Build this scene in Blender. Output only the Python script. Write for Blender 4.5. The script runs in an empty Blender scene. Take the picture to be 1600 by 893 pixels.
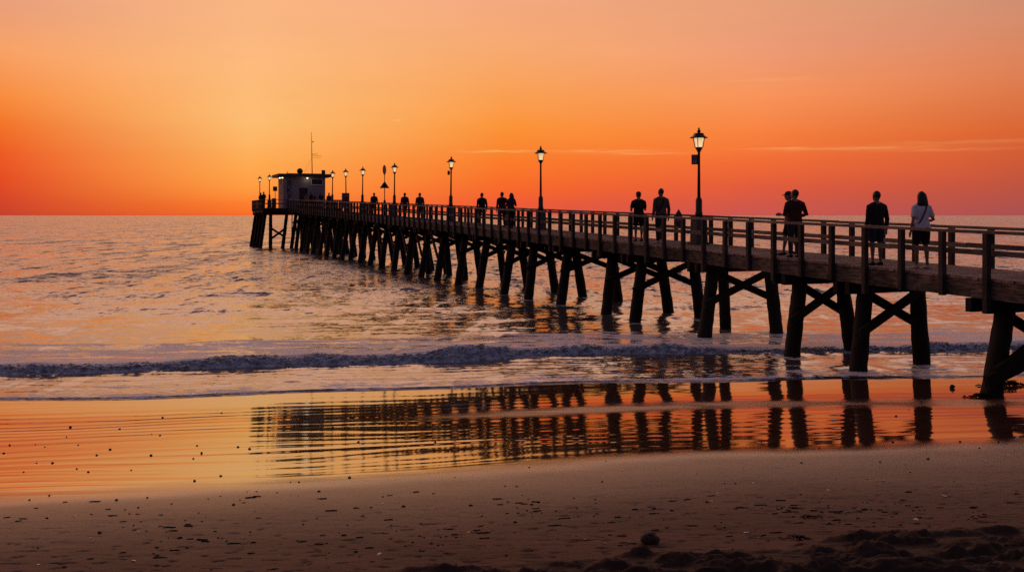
import bpy, math, random
import numpy as np
from mathutils import Vector, Matrix, noise as mnoise
R = math.radians
rnd = random.Random(11)
S = bpy.context.scene
COL = S.collection

# ------------------------------------------------------------------ helpers
def srgb(r, g, b):
    f = lambda c: (c/255/12.92) if c/255 <= .04045 else ((c/255+.055)/1.055)**2.4
    return (f(r), f(g), f(b), 1)

def tag(o, label=None, cat=None, group=None, kind=None):
    if label: o['label'] = label
    if cat: o['category'] = cat
    if group: o['group'] = group
    if kind: o['kind'] = kind
    return o

def empty(name, loc=(0, 0, 0), rz=0.0):
    o = bpy.data.objects.new(name, None)
    o.empty_display_size = .3
    COL.objects.link(o)
    o.location = loc
    o.rotation_euler = (0, 0, rz)
    return o

def copy_tree(o, parent=None):
    c = o.copy()
    COL.objects.link(c)
    if parent: c.parent = parent
    for ch in list(o.children):
        copy_tree(ch, c)
    return c

class MB:
    """collects shapes and links them as one mesh"""
    def __init__(self):
        self.v = []; self.f = []; self.m = []; self.mi = 0
    def add(self, vs, fs):
        n = len(self.v)
        self.v += [tuple(p) for p in vs]
        for f in fs:
            self.f.append(tuple(i+n for i in f)); self.m.append(self.mi)
    def box(self, c, s, rot=None, taper=1.0):
        hx, hy, hz = s[0]/2, s[1]/2, s[2]/2
        vs = []
        for z, t in ((-hz, 1), (hz, taper)):
            for x, y in ((-hx, -hy), (hx, -hy), (hx, hy), (-hx, hy)):
                p = Vector((x*t, y*t, z))
                if rot: p = rot @ p
                vs.append(p + Vector(c))
        self.add(vs, [(3, 2, 1, 0), (4, 5, 6, 7), (0, 1, 5, 4), (1, 2, 6, 5), (2, 3, 7, 6), (3, 0, 4, 7)])
    def bar(self, a, b, w, h, up=(0, 0, 1), ends=0.0):
        """rectangular timber from a to b; w is the size across, h along up"""
        a, b = Vector(a), Vector(b)
        d = (b-a).normalized()
        up = Vector(up)
        if abs(d.dot(up)) > .98: up = Vector((0, 1, 0))
        r = d.cross(up).normalized(); u = r.cross(d).normalized()
        a = a - d*ends; b = b + d*ends
        vs = []
        for p in (a, b):
            for sx, sz in ((-1, -1), (1, -1), (1, 1), (-1, 1)):
                vs.append(p + r*(sx*w/2) + u*(sz*h/2))
        self.add(vs, [(3, 2, 1, 0), (4, 5, 6, 7), (0, 1, 5, 4), (1, 2, 6, 5), (2, 3, 7, 6), (3, 0, 4, 7)])
    def tube(self, pts, seg=12, ref=(0, 1, 0), cap=True):
        """pts: (point, rx, ry)"""
        P = [Vector(p[0]) for p in pts]
        n0 = len(self.v); rings = []
        ref = Vector(ref)
        vs = []; fs = []
        for i, p in enumerate(P):
            if i == 0: d = P[1]-P[0]
            elif i == len(P)-1: d = P[-1]-P[-2]
            else: d = P[i+1]-P[i-1]
            if d.length < 1e-9: d = Vector((0, 0, 1))
            d.normalize()
            rf = ref if abs(d.dot(ref)) < .97 else Vector((1, 0, 0))
            x = rf.cross(d).normalized(); y = d.cross(x).normalized()
            ring = []
            for k in range(seg):
                a = 2*math.pi*k/seg
                ring.append(len(vs))
                vs.append(p + x*(math.cos(a)*pts[i][1]) + y*(math.sin(a)*pts[i][2]))
            rings.append(ring)
        for i in range(len(rings)-1):
            for k in range(seg):
                k2 = (k+1) % seg
                fs.append((rings[i][k], rings[i][k2], rings[i+1][k2], rings[i+1][k]))
        if cap:
            fs.append(tuple(reversed(rings[0]))); fs.append(tuple(rings[-1]))
        self.add(vs, fs)
    def lathe(self, prof, seg=16, c=(0, 0, 0), rot=0.0):
        """prof: (r, z) from bottom to top"""
        vs = []; fs = []
        for r, z in prof:
            for k in range(seg):
                a = 2*math.pi*k/seg + rot
                vs.append((c[0]+r*math.cos(a), c[1]+r*math.sin(a), c[2]+z))
        for i in range(len(prof)-1):
            for k in range(seg):
                k2 = (k+1) % seg
                fs.append((i*seg+k, i*seg+k2, (i+1)*seg+k2, (i+1)*seg+k))
        fs.append(tuple(range(seg-1, -1, -1)))
        fs.append(tuple((len(prof)-1)*seg+k for k in range(seg)))
        self.add(vs, fs)
    def ell(self, c, r, seg=16, rings=10, rot=None):
        prof = []
        vs = []; fs = []
        for i in range(1, rings):
            t = math.pi*i/rings
            for k in range(seg):
                a = 2*math.pi*k/seg
                p = Vector((r[0]*math.sin(t)*math.cos(a), r[1]*math.sin(t)*math.sin(a), -r[2]*math.cos(t)))
                if rot: p = rot @ p
                vs.append(p+Vector(c))
        n = len(vs)
        b = Vector((0, 0, -r[2])); t_ = Vector((0, 0, r[2]))
        if rot: b = rot @ b; t_ = rot @ t_
        vs += [b+Vector(c), t_+Vector(c)]
        for i in range(rings-2):
            for k in range(seg):
                k2 = (k+1) % seg
                fs.append((i*seg+k, i*seg+k2, (i+1)*seg+k2, (i+1)*seg+k))
        for k in range(seg):
            k2 = (k+1) % seg
            fs.append((n, k2, k))
            fs.append((n+1, (rings-2)*seg+k, (rings-2)*seg+k2))
        self.add(vs, fs)
    def build(self, name, mat, parent=None, smooth=False, bevel=0.0):
        me = bpy.data.meshes.new(name)
        me.from_pydata(self.v, [], self.f)
        me.update()
        mats = mat if isinstance(mat, (list, tuple)) else [mat]
        for m in mats: me.materials.append(m)
        if len(mats) > 1:
            me.polygons.foreach_set('material_index', self.m)
        if smooth:
            me.polygons.foreach_set('use_smooth', [True]*len(me.polygons))
        o = bpy.data.objects.new(name, me)
        COL.objects.link(o)
        if parent: o.parent = parent
        if bevel:
            b = o.modifiers.new('Bevel', 'BEVEL'); b.width = bevel; b.segments = 2; b.limit_method = 'ANGLE'
        return o

# numpy value/gradient noise ------------------------------------------------
_rs = np.random.RandomState(5)
_perm = np.concatenate([_rs.permutation(1024)]*3)
_grad = _rs.uniform(-1, 1, (1024, 2)); _grad /= np.linalg.norm(_grad, axis=1)[:, None]
def gnoise(x, y):
    xi = np.floor(x).astype(np.int64); yi = np.floor(y).astype(np.int64)
    xf = x-xi; yf = y-yi
    u = xf*xf*xf*(xf*(xf*6-15)+10); v = yf*yf*yf*(yf*(yf*6-15)+10)
    def g(ix, iy, fx, fy):
        h = _perm[(_perm[ix & 1023] + iy) & 1023]
        gr = _grad[h]
        return gr[..., 0]*fx + gr[..., 1]*fy
    a = g(xi, yi, xf, yf); b = g(xi+1, yi, xf-1, yf)
    c = g(xi, yi+1, xf, yf-1); d = g(xi+1, yi+1, xf-1, yf-1)
    return (a+(b-a)*u) + ((c+(d-c)*u)-(a+(b-a)*u))*v
def fbm(x, y, n=4, gain=.5):
    t = 0; a = 1
    for i in range(n):
        t = t + a*gnoise(x*2**i+17.3*i, y*2**i-9.1*i); a *= gain
    return t
def sstep(a, b, x):
    t = np.clip((x-a)/(b-a), 0, 1)
    return t*t*(3-2*t)

def grid_object(name, X, Y, Z, mat, attrs=None, smooth=True):
    nr, nc = X.shape
    co = np.stack([X, Y, Z], -1).reshape(-1, 3).astype(np.float32)
    idx = np.arange(nr*nc).reshape(nr, nc)
    q = np.stack([idx[:-1, :-1], idx[:-1, 1:], idx[1:, 1:], idx[1:, :-1]], -1).reshape(-1)
    nf = (nr-1)*(nc-1)
    me = bpy.data.meshes.new(name)
    me.vertices.add(nr*nc); me.vertices.foreach_set('co', co.reshape(-1))
    me.loops.add(nf*4); me.loops.foreach_set('vertex_index', q.astype(np.int32))
    me.polygons.add(nf)
    me.polygons.foreach_set('loop_start', np.arange(0, nf*4, 4, dtype=np.int32))
    me.polygons.foreach_set('loop_total', np.full(nf, 4, dtype=np.int32))
    me.polygons.foreach_set('use_smooth', np.full(nf, smooth))
    me.update(calc_edges=True); me.validate()
    for k, a in (attrs or {}).items():
        at = me.attributes.new(k, 'FLOAT', 'POINT')
        at.data.foreach_set('value', a.reshape(-1).astype(np.float32))
    me.materials.append(mat)
    o = bpy.data.objects.new(name, me)
    COL.objects.link(o)
    return o

# ------------------------------------------------------------------ camera and frame
H = 3.63; F = 1600.0; HZ = 336.0
cam = bpy.data.cameras.new('camera'); co = bpy.data.objects.new('camera', cam)
COL.objects.link(co); S.camera = co
co.location = (0, 0, H); co.rotation_euler = (R(90), 0, 0)
cam.sensor_width = 36; cam.lens = 36; cam.shift_y = -110.5/1600
cam.clip_start = .1; cam.clip_end = 60000

ANG = math.atan(.3675); CA, SA = math.cos(ANG), math.sin(ANG)
LX0 = 16.5
def PW(x, y, z=0.0):                      # pier frame -> world
    lx = x+LX0
    return Vector((lx*CA-y*SA, lx*SA+y*CA, z))
def zdeck(y): return 2.105+.02056*y
def pier_at(px, a):                       # a point seen at column px on the pier line with offset a
    D = F*a/(px-212); lx = a*CA*1.0
    lx = a/1.0654
    return lx-LX0, (D-SA*lx)/CA

# ------------------------------------------------------------------ materials
def newmat(name):
    m = bpy.data.materials.new(name); m.use_nodes = True
    nt = m.node_tree
    b = nt.nodes['Principled BSDF']
    return m, nt, b
def N(nt, t, **kw):
    n = nt.nodes.new(t)
    for k, v in kw.items(): setattr(n, k, v)
    return n
def L(nt, a, b): nt.links.new(a, b)
def math_n(nt, op, a, b=None, c=None):
    n = N(nt, 'ShaderNodeMath', operation=op)
    for i, v in enumerate((a, b, c)):
        if v is None: continue
        if isinstance(v, (int, float)): n.inputs[i].default_value = v
        else: L(nt, v, n.inputs[i])
    return n.outputs[0]
def ramp(nt, src, els):
    n = N(nt, 'ShaderNodeValToRGB')
    e = n.color_ramp.elements
    e[0].position = els[0][0]; e[0].color = els[0][1]
    e[1].position = els[-1][0]; e[1].color = els[-1][1]
    for p, c in els[1:-1]:
        k = e.new(p); k.color = c
    L(nt, src, n.inputs[0])
    return n
def noise_n(nt, scale, detail=4, rough=.55, vec=None, dims='3D'):
    n = N(nt, 'ShaderNodeTexNoise', noise_dimensions=dims)
    n.inputs['Scale'].default_value = scale; n.inputs['Detail'].default_value = detail
    n.inputs['Roughness'].default_value = rough
    if vec is not None: L(nt, vec, n.inputs['Vector'])
    return n
def mapping(nt, vec, scale, rot=(0, 0, 0)):
    n = N(nt, 'ShaderNodeMapping')
    n.inputs['Scale'].default_value = scale; n.inputs['Rotation'].default_value = rot
    L(nt, vec, n.inputs['Vector'])
    return n.outputs[0]
def mixc(nt, fac, a, b, mode='MIX'):
    n = N(nt, 'ShaderNodeMix', data_type='RGBA', blend_type=mode)
    if isinstance(fac, (int, float)): n.inputs[0].default_value = fac
    else: L(nt, fac, n.inputs[0])
    for i, v in ((6, a), (7, b)):
        if isinstance(v, tuple): n.inputs[i].default_value = v
        else: L(nt, v, n.inputs[i])
    return n.outputs[2]

def wood(name, c1, c2, rough=.8, grain=(3, 3, .4), stain=.5, spec=.3, bump=.25, island=True):
    m, nt, b = newmat(name)
    tc = N(nt, 'ShaderNodeTexCoord').outputs['Object']
    g = noise_n(nt, 9, 6, .65, mapping(nt, tc, grain))
    s = noise_n(nt, 1.3, 5, .6, tc)
    c = mixc(nt, ramp(nt, g.outputs['Fac'], [(.38, (0, 0, 0, 1)), (.62, (1, 1, 1, 1))]).outputs[0], c1, c2)
    dk = ramp(nt, s.outputs['Fac'], [(.35, (1-stain, 1-stain, 1-stain, 1)), (.65, (1.15, 1.15, 1.15, 1))]).outputs[0]
    c = mixc(nt, 1.0, c, dk, 'MULTIPLY')
    if island:
        ge = N(nt, 'ShaderNodeNewGeometry').outputs['Random Per Island']
        v = math_n(nt, 'MULTIPLY_ADD', ge, .7, .65)
        cc = N(nt, 'ShaderNodeCombineColor')
        for i in range(3): L(nt, v, cc.inputs[i])
        c = mixc(nt, 1.0, c, cc.outputs[0], 'MULTIPLY')
    L(nt, c, b.inputs['Base Color'])
    b.inputs['Roughness'].default_value = rough
    b.inputs['Specular IOR Level'].default_value = spec
    bp = N(nt, 'ShaderNodeBump'); bp.inputs['Strength'].default_value = bump; bp.inputs['Distance'].default_value = .02
    L(nt, g.outputs['Fac'], bp.inputs['Height']); L(nt, bp.outputs[0], b.inputs['Normal'])
    return m
def plain(name, c, rough=.6, metal=0.0, spec=.4, var=.35, scale=6):
    m, nt, b = newmat(name)
    tc = N(nt, 'ShaderNodeTexCoord').outputs['Object']
    n = noise_n(nt, scale, 5, .6, tc)
    d = tuple(x*(1-var) for x in c[:3])+(1,)
    u = tuple(min(1, x*(1+var)) for x in c[:3])+(1,)
    L(nt, ramp(nt, n.outputs['Fac'], [(.3, d), (.7, u)]).outputs[0], b.inputs['Base Color'])
    b.inputs['Roughness'].default_value = rough; b.inputs['Metallic'].default_value = metal
    b.inputs['Specular IOR Level'].default_value = spec
    return m
def glow(name, c, st):
    m, nt, b = newmat(name)
    b.inputs['Base Color'].default_value = (.8, .75, .65, 1)
    b.inputs['Emission Color'].default_value = c
    lw = N(nt, 'ShaderNodeTexCoord').outputs['Object']
    n = noise_n(nt, 5, 3, .5, lw)
    L(nt, math_n(nt, 'MULTIPLY_ADD', n.outputs['Fac'], st, st*.5), b.inputs['Emission Strength'])
    return m

M = {}
M['pile'] = wood('tarred_pile_wood', (.012, .009, .008, 1), (.026, .018, .015, 1), .75, (5, 5, .35), .5, .25, .5, False)
M['beam'] = wood('tarred_beam_wood', (.014, .010, .009, 1), (.030, .022, .018, 1), .8, (4, 4, 4), .5, .2, .3)
M['deck'] = wood('weathered_deck_boards', (.20, .14, .12, 1), (.34, .245, .21, 1), .8, (.5, 6, 6), .35, .25, .3)
M['fascia'] = wood('stained_fascia_boards', (.05, .038, .030, 1), (.21, .165, .135, 1), .85, (5, .35, 2.6), .65, .2, .3)
M['rail'] = wood('weathered_rail_wood', (.11, .085, .07, 1), (.24, .19, .16, 1), .75, (5, .5, 5), .45, .3, .3)
M['post'] = wood('weathered_post_wood', (.032, .025, .021, 1), (.085, .066, .056, 1), .8, (5, 5, .5), .45, .25, .3, False)
M['metal'] = plain('black_painted_metal', (.022, .016, .014, 1), .5, .0, .4)
M['plinth'] = plain('grey_painted_plinth', (.085, .075, .072, 1), .7, 0, .3)
M['lamp'] = glow('lit_lamp_glass', (1, .70, .36, 1), .80)
M['bulb'] = glow('lit_lamp_bulb', (1, .80, .52, 1), 2.2)
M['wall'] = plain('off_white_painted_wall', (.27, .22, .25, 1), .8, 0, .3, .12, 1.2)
M['wall_warm'] = plain('sunset_lit_side_wall', (.40, .27, .20, 1), .8, 0, .3, .12, 1.2)  # same wall; warm sunset light on its left side is put into the colour
M['dark'] = plain('dark_opening', (.02, .016, .015, 1), .5)
M['roof'] = plain('brown_roof_slab', (.09, .06, .045, 1), .7)
M['sign'] = plain('dark_red_sign_face', (.085, .03, .03, 1), .5)
M['signgrey'] = plain('grey_sign_face', (.20, .15, .16, 1), .5)
M['ink'] = plain('black_lettering', (.012, .011, .012, 1), .6)
M['white'] = plain('white_trim', (.72, .68, .66, 1), .6, 0, .3, .1)
M['skin'] = plain('tanned_skin', (.22, .12, .085, 1), .55, 0, .4, .1)
M['hair'] = plain('dark_hair', (.018, .012, .01, 1), .5)
M['black'] = plain('black_cloth', (.016, .014, .016, 1), .9, 0, .2)
M['navy'] = plain('dark_blue_denim', (.030, .036, .06, 1), .9, 0, .2)
M['maroon'] = plain('maroon_cloth', (.055, .014, .014, 1), .9, 0, .2)
M['greycloth'] = plain('charcoal_cloth', (.045, .042, .05, 1), .9, 0, .2)
M['khaki'] = plain('khaki_cloth', (.085, .065, .05, 1), .9, 0, .2)
M['tee'] = plain('white_cotton', (.62, .60, .66, 1), .9, 0, .2, .08)
M['shoe'] = plain('pale_shoe', (.45, .42, .42, 1), .7, 0, .3, .1)
M['tan'] = plain('tan_cloth', (.20, .12, .075, 1), .9, 0, .2)
M['pebble'] = plain('dark_pebble_stone', (.028, .022, .02, 1), .5, 0, .5)
M['shell'] = plain('pale_shell', (.62, .54, .46, 1), .45, 0, .5, .15)
M['yellowshell'] = plain('yellow_shell', (.75, .42, .10, 1), .45, 0, .5, .15)
M['rock'] = plain('brown_rock', (.05, .032, .026, 1), .8, 0, .3, .5, 14)
M['weed'] = plain('dark_seaweed', (.014, .010, .008, 1), .95, 0, .08)

# ------------------------------------------------------------------ world: dusk sky
def el_at(px, py):
    return math.degrees(math.atan((HZ-py)/F/math.sqrt(1+((px-800)/F)**2)))
def az_at(px): return math.degrees(math.atan((px-800)/F))
COLS = [
 (0,    [(336,(188,64,46)),(318,(208,68,42)),(280,(228,76,36)),(240,(236,90,36)),(195,(244,116,40)),(150,(248,140,62)),(75,(245,160,102)),(0,(232,158,122))]),
 (390,  [(336,(248,100,38)),(318,(252,126,46)),(290,(253,156,66)),(250,(253,172,84)),(190,(253,190,114)),(100,(252,186,124)),(0,(250,182,132))]),
 (790,  [(336,(222,88,72)),(318,(240,92,54)),(290,(250,106,42)),(255,(250,122,42)),(200,(250,146,54)),(150,(250,160,82)),(75,(248,170,112)),(0,(243,168,126))]),
 (1190, [(336,(196,86,82)),(318,(210,88,72)),(290,(226,92,60)),(255,(240,106,54)),(210,(248,128,62)),(150,(249,148,90)),(75,(238,156,118)),(0,(232,160,120))]),
 (1590, [(336,(165,80,80)),(318,(176,82,74)),(290,(190,84,64)),(255,(206,90,56)),(205,(220,102,52)),(150,(222,120,72)),(75,(220,134,96)),(0,(206,142,112))]),
]
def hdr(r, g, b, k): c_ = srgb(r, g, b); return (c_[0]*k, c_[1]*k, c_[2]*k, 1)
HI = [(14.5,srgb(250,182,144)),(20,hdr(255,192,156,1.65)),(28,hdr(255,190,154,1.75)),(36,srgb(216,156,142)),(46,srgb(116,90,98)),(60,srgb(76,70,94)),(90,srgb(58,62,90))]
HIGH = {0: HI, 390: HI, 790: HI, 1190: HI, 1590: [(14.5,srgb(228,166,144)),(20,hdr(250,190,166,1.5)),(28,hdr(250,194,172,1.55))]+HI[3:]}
BACK = [(0,(82,64,76)),(4,(96,72,84)),(10,(104,84,98)),(20,(92,84,104)),(45,(70,72,98)),(90,(60,64,90))]
SUN_AZ, SUN_EL = az_at(430), 3.6
w = bpy.data.worlds.new('World'); S.world = w; w.use_nodes = True
nt = w.node_tree
bg = nt.nodes['Background']
d = N(nt, 'ShaderNodeTexCoord').outputs['Generated']
nrm = N(nt, 'ShaderNodeVectorMath', operation='NORMALIZE'); L(nt, d, nrm.inputs[0])
sep = N(nt, 'ShaderNodeSeparateXYZ'); L(nt, nrm.outputs[0], sep.inputs[0])
el = math_n(nt, 'MULTIPLY', math_n(nt, 'ARCSINE', sep.outputs['Z']), 180/math.pi)
elc = math_n(nt, 'MAXIMUM', el, 0.0)
t = math_n(nt, 'SQRT', math_n(nt, 'DIVIDE', elc, 90.0))
az = math_n(nt, 'MULTIPLY', math_n(nt, 'ARCTAN2', sep.outputs['X'], sep.outputs['Y']), 180/math.pi)
def mrange(v, a, b, smooth=False):
    n = N(nt, 'ShaderNodeMapRange', interpolation_type='SMOOTHSTEP' if smooth else 'LINEAR')
    n.clamp = True
    L(nt, v, n.inputs['Value']); n.inputs['From Min'].default_value = a; n.inputs['From Max'].default_value = b
    return n.outputs['Result']
outs = []
for px, ks in COLS:
    els = [(math.sqrt(max(0, el_at(px, py))/90), srgb(*c)) for py, c in ks]
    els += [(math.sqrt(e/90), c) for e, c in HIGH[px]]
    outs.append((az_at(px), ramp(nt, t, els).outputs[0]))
c = outs[0][1]
for i in range(1, 5):
    c = mixc(nt, mrange(az, outs[i-1][0], outs[i][0]), c, outs[i][1])
back = ramp(nt, t, [(math.sqrt(e/90), srgb(*k)) for e, k in BACK]).outputs[0]
aab = math_n(nt, 'ABSOLUTE', math_n(nt, 'ADD', az, 6.0))
c = mixc(nt, mrange(aab, 34, 105, True), c, back)
# thin streaks of cloud low on the seaward horizon
cv = N(nt, 'ShaderNodeCombineXYZ')
L(nt, math_n(nt, 'MULTIPLY', az, .55), cv.inputs[0]); L(nt, math_n(nt, 'MULTIPLY', el, 6.0), cv.inputs[1])
cn = noise_n(nt, 1.0, 4, .6, cv.outputs[0])
cf = None
for px, py, wa, we, k in ((775, 237, 1.7, .055, .55), (945, 236, 2.6, .07, .42), (1010, 240, 2.2, .05, .36), (1225, 232, 2.0, .05, .3), (1340, 232, 3.6, .08, .30), (1510, 222, 4.0, .09, .15), (1480, 234, 3.0, .06, .20), (1200, 125, 2.5, .06, .2), (620, 188, .25, .05, .5)):
    a0, e0 = az_at(px), el_at(px, py)
    u_ = math_n(nt, 'DIVIDE', math_n(nt, 'SUBTRACT', az, a0), wa)
    dv = math_n(nt, 'SUBTRACT', math_n(nt, 'SUBTRACT', el, e0), math_n(nt, 'MULTIPLY', math_n(nt, 'SUBTRACT', cn.outputs['Fac'], .5), .35))
    v_ = math_n(nt, 'DIVIDE', dv, we)
    g = math_n(nt, 'EXPONENT', math_n(nt, 'MULTIPLY', math_n(nt, 'ADD', math_n(nt, 'MULTIPLY', u_, u_), math_n(nt, 'MULTIPLY', v_, v_)), -1.0))
    g = math_n(nt, 'MULTIPLY', g, k)
    cf = g if cf is None else math_n(nt, 'ADD', cf, g)
cf = math_n(nt, 'MULTIPLY', cf, math_n(nt, 'MULTIPLY_ADD', cn.outputs['Fac'], 1.6, .0))
cf = math_n(nt, 'MINIMUM', cf, .7)
# slow unevenness of the evening haze
hv = N(nt, 'ShaderNodeCombineXYZ'); L(nt, math_n(nt, 'MULTIPLY', az, .05), hv.inputs[0]); L(nt, math_n(nt, 'MULTIPLY', el, .32), hv.inputs[1])
hn = noise_n(nt, 1.0, 4, .55, hv.outputs[0])
hm = math_n(nt, 'MULTIPLY_ADD', hn.outputs['Fac'], .16, .92)
hc_ = N(nt, 'ShaderNodeCombineColor')
for k_ in range(3): L(nt, hm, hc_.inputs[k_])
c = mixc(nt, 1.0, c, hc_.outputs[0], 'MULTIPLY')
c = mixc(nt, cf, c, srgb(255, 196, 120))
# physical sky adds its small share overhead
sky = N(nt, 'ShaderNodeTexSky', sky_type='NISHITA'); sky.sun_disc = False
sky.sun_elevation = R(SUN_EL); sky.sun_rotation = R(SUN_AZ)
sk = mixc(nt, 1.0, sky.outputs[0], (.02, .02, .02, 1), 'MULTIPLY')
sk = mixc(nt, mrange(el, 18, 45, True), (0, 0, 0, 1), sk)
c = mixc(nt, 1.0, c, sk, 'ADD')
L(nt, c, bg.inputs['Color']); bg.inputs['Strength'].default_value = 1.0

sl = bpy.data.lights.new('sun', 'SUN'); so = bpy.data.objects.new('sun', sl); COL.objects.link(so)
sl.energy = .03; sl.angle = R(28); sl.color = (1, .55, .22)
sd = Vector((math.sin(R(SUN_AZ))*math.cos(R(SUN_EL)), math.cos(R(SUN_AZ))*math.cos(R(SUN_EL)), math.sin(R(SUN_EL))))
so.rotation_euler = sd.to_track_quat('Z', 'Y').to_euler(); so.location = (0, 0, 30)

# ------------------------------------------------------------------ beach
def Y0(X):
    return 21.7+.15*X+.22*np.sin(.35*X+1)+.10*np.sin(1.05*X)
PR = np.linspace(0, 80, 1601)
PZ = np.concatenate([[0], np.cumsum(.024+.050*sstep(.4, 3.2, (PR[1:]+PR[:-1])/2))*.05])
def sand_base(X, Y):
    s = (Y-Y0(X))*.989
    r = -s
    z = np.where(r < 0, .05*r, np.interp(r, PR, PZ))
    return np.maximum(z, -2.0)
def px_to_sand(px, py):
    k = (py-HZ)/F; lo, hi = 2.0, 45.0
    for _ in range(50):
        m = (lo+hi)/2
        if H-k*m > float(sand_base(np.array((px-800)/F*m), np.array(m))): lo = m
        else: hi = m
    return (px-800)/F*lo, lo
WPT = [px_to_sand(*p) for p in ((-300, 804), (0, 788), (400, 768), (800, 742), (1200, 716), (1600, 696), (2000, 680))]
def wet_y(X):
    return np.interp(X, np.array([p[0] for p in WPT]), np.array([p[1] for p in WPT]))
MB_PTS = [px_to_sand(*p) for p in ((420, 905), (560, 888), (640, 880), (850, 874), (1000, 856), (1120, 856), (1230, 848), (1310, 832), (1430, 826), (1600, 816), (1900, 800))]
def mound_edge(X):
    xs = np.array([p[0] for p in MB_PTS]); ys = np.array([p[1] for p in MB_PTS])
    return np.interp(X, xs, ys)
def sand_extra(X, Y):
    z = .012*fbm(X*.35, Y*.9, 3)
    m = sstep(0, .55, mound_edge(X)-Y+.16*fbm(X*2.2, Y*2.2, 3))
    lum = fbm(X*1.7+.6*gnoise(X, Y*2), Y*4.2, 5, .52)
    z = z + m*(.04+.07*np.abs(lum)+.10*lum)
    rid = fbm(X*1.1, Y*5.0, 4)
    dry = sstep(.3, -1.6, Y-wet_y(X))
    z = z + dry*(.006*rid+.003*fbm(X*9, Y*12, 3))
    # shallow scuffs, longer along the shore
    sc = gnoise(X*4.6+4, Y*15.0-7)+.35*gnoise(X*13, Y*30)
    z = z - dry*.016*sstep(.30, .52, sc)*sstep(.0, -3.0, Y-wet_y(X))
    return z
rows = []
y = 930.0
D = 4.6
while D < 46:
    rows.append(D)
    D += max(.010, min(.25, D*D/(F*(H-1.2))*1.05))
rows = np.array(rows)
cols = np.concatenate([np.linspace(-2.6, -.60, 60)[:-1], np.linspace(-.60, .60, 860), np.linspace(.60, 2.6, 60)[1:]])
GX = rows[:, None]*cols[None, :]; GY = np.repeat(rows[:, None], len(cols), 1)
wetline = wet_y(GX)
wob = .55*fbm(GX*.22, GY*.5, 3)+.10*fbm(GX*1.2, GY*3.0, 3)
wet = sstep(-.25, 1.1, GY-wetline+wob*.7)
# a thin drained band of matt sand lies across the wet sheet, towards the pier
BPT = [px_to_sand(*p) for p in ((0, 650), (500, 655), (800, 645), (1200, 632), (1600, 628))]
bandc = np.interp(GX, np.array([p[0] for p in BPT]), np.array([p[1] for p in BPT]))+.4*fbm(GX*.15+8, GY*.1, 2)
band = np.exp(-((GY-bandc)/.55)**2)*sstep(-2.5, 2.0, GX+.4*gnoise(GX*.8, GY*.8))
band = band*np.clip(.85+.9*fbm(GX*.6, GY*2.4, 3), 0, 1)
wet = wet*(1-.88*np.clip(band, 0, 1))
damp = sstep(-4.2, .6, GY-wetline+wob)
MND = sstep(0, .55, mound_edge(GX)-GY+.16*fbm(GX*2.2, GY*2.2, 3))
GZ = sand_base(GX, GY)+sand_extra(GX, GY)*(1-.85*wet)
sh = (GY-.15*GX)
warp = .7*fbm(GX*.13, sh*.30, 2)+.06*fbm(GX*.8, sh*.9, 2)
amod = np.clip(.75+1.5*fbm(GX*.16+3, sh*.45, 3), .12, 1.7)*(1+.55*sstep(-1.0, -4.5, GX))
rip = .0013*amod*(np.sin(2*np.pi*(sh+warp)/.50)+.5*np.sin(2*np.pi*(sh+warp*1.4)/.23+1.3))
rip = rip+.0030*amod*gnoise(GX*.16+warp, (sh+warp*.6)*3.1)+.0014*gnoise(GX*.5, (sh+warp)*7.3)
rip = rip+.0045*gnoise(GX*.18, (sh+warp)*1.05)+.0010*fbm(GX*2.2, sh*6, 3)
GZ = GZ+.78*rip*sstep(.25, .9, wet)
m, nt, b = newmat('beach_sand')
tc = N(nt, 'ShaderNodeTexCoord').outputs['Object']
aw = N(nt, 'ShaderNodeAttribute', attribute_name='wet').outputs['Fac']
n1 = noise_n(nt, 1.2, 5, .6, mapping(nt, tc, (.5, 1.6, 1)))
n2 = noise_n(nt, 220, 2, .6, tc)
n3 = noise_n(nt, 1.0, 4, .55, mapping(nt, tc, (3.6, 17, 1), (0, 0, -.15)))
dryc = ramp(nt, n1.outputs['Fac'], [(.3, (.100, .053, .036, 1)), (.7, (.142, .076, .053, 1))]).outputs[0]
gr = ramp(nt, n2.outputs['Fac'], [(.25, (.72, .72, .72, 1)), (.75, (1.25, 1.25, 1.25, 1))]).outputs[0]
dryc = mixc(nt, 1.0, dryc, gr, 'MULTIPLY')
mk = ramp(nt, n3.outputs['Fac'], [(.585, (1, 1, 1, 1)), (.635, (.30, .28, .28, 1))]).outputs[0]
dryc = mixc(nt, 1.0, dryc, mk, 'MULTIPLY')
dg_ = N(nt, 'ShaderNodeAttribute', attribute_name='dug').outputs['Fac']
ad_ = N(nt, 'ShaderNodeAttribute', attribute_name='damp').outputs['Fac']
dryc = mixc(nt, math_n(nt, 'MULTIPLY', dg_, .72), dryc, (.022, .014, .012, 1))
wetc = mixc(nt, 1.0, dryc, (.55, .50, .46, 1), 'MULTIPLY')
L(nt, mixc(nt, aw, dryc, wetc), b.inputs['Base Color'])
rg = N(nt, 'ShaderNodeMapRange'); L(nt, aw, rg.inputs['Value'])
rg.inputs['From Min'].default_value = .1; rg.inputs['From Max'].default_value = .95
L(nt, math_n(nt, 'MULTIPLY_ADD', math_n(nt, 'POWER', ad_, 1.5), -.42, .80), rg.inputs['To Min']); rg.inputs['To Max'].default_value = .055
L(nt, rg.outputs[0], b.inputs['Roughness'])
sp = N(nt, 'ShaderNodeMapRange'); L(nt, aw, sp.inputs['Value'])
L(nt, math_n(nt, 'MULTIPLY_ADD', ad_, .07, .015), sp.inputs['To Min']); sp.inputs['To Max'].default_value = 1.0; b.inputs['IOR'].default_value = 3.2
L(nt, sp.outputs[0], b.inputs['Specular IOR Level'])
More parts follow.
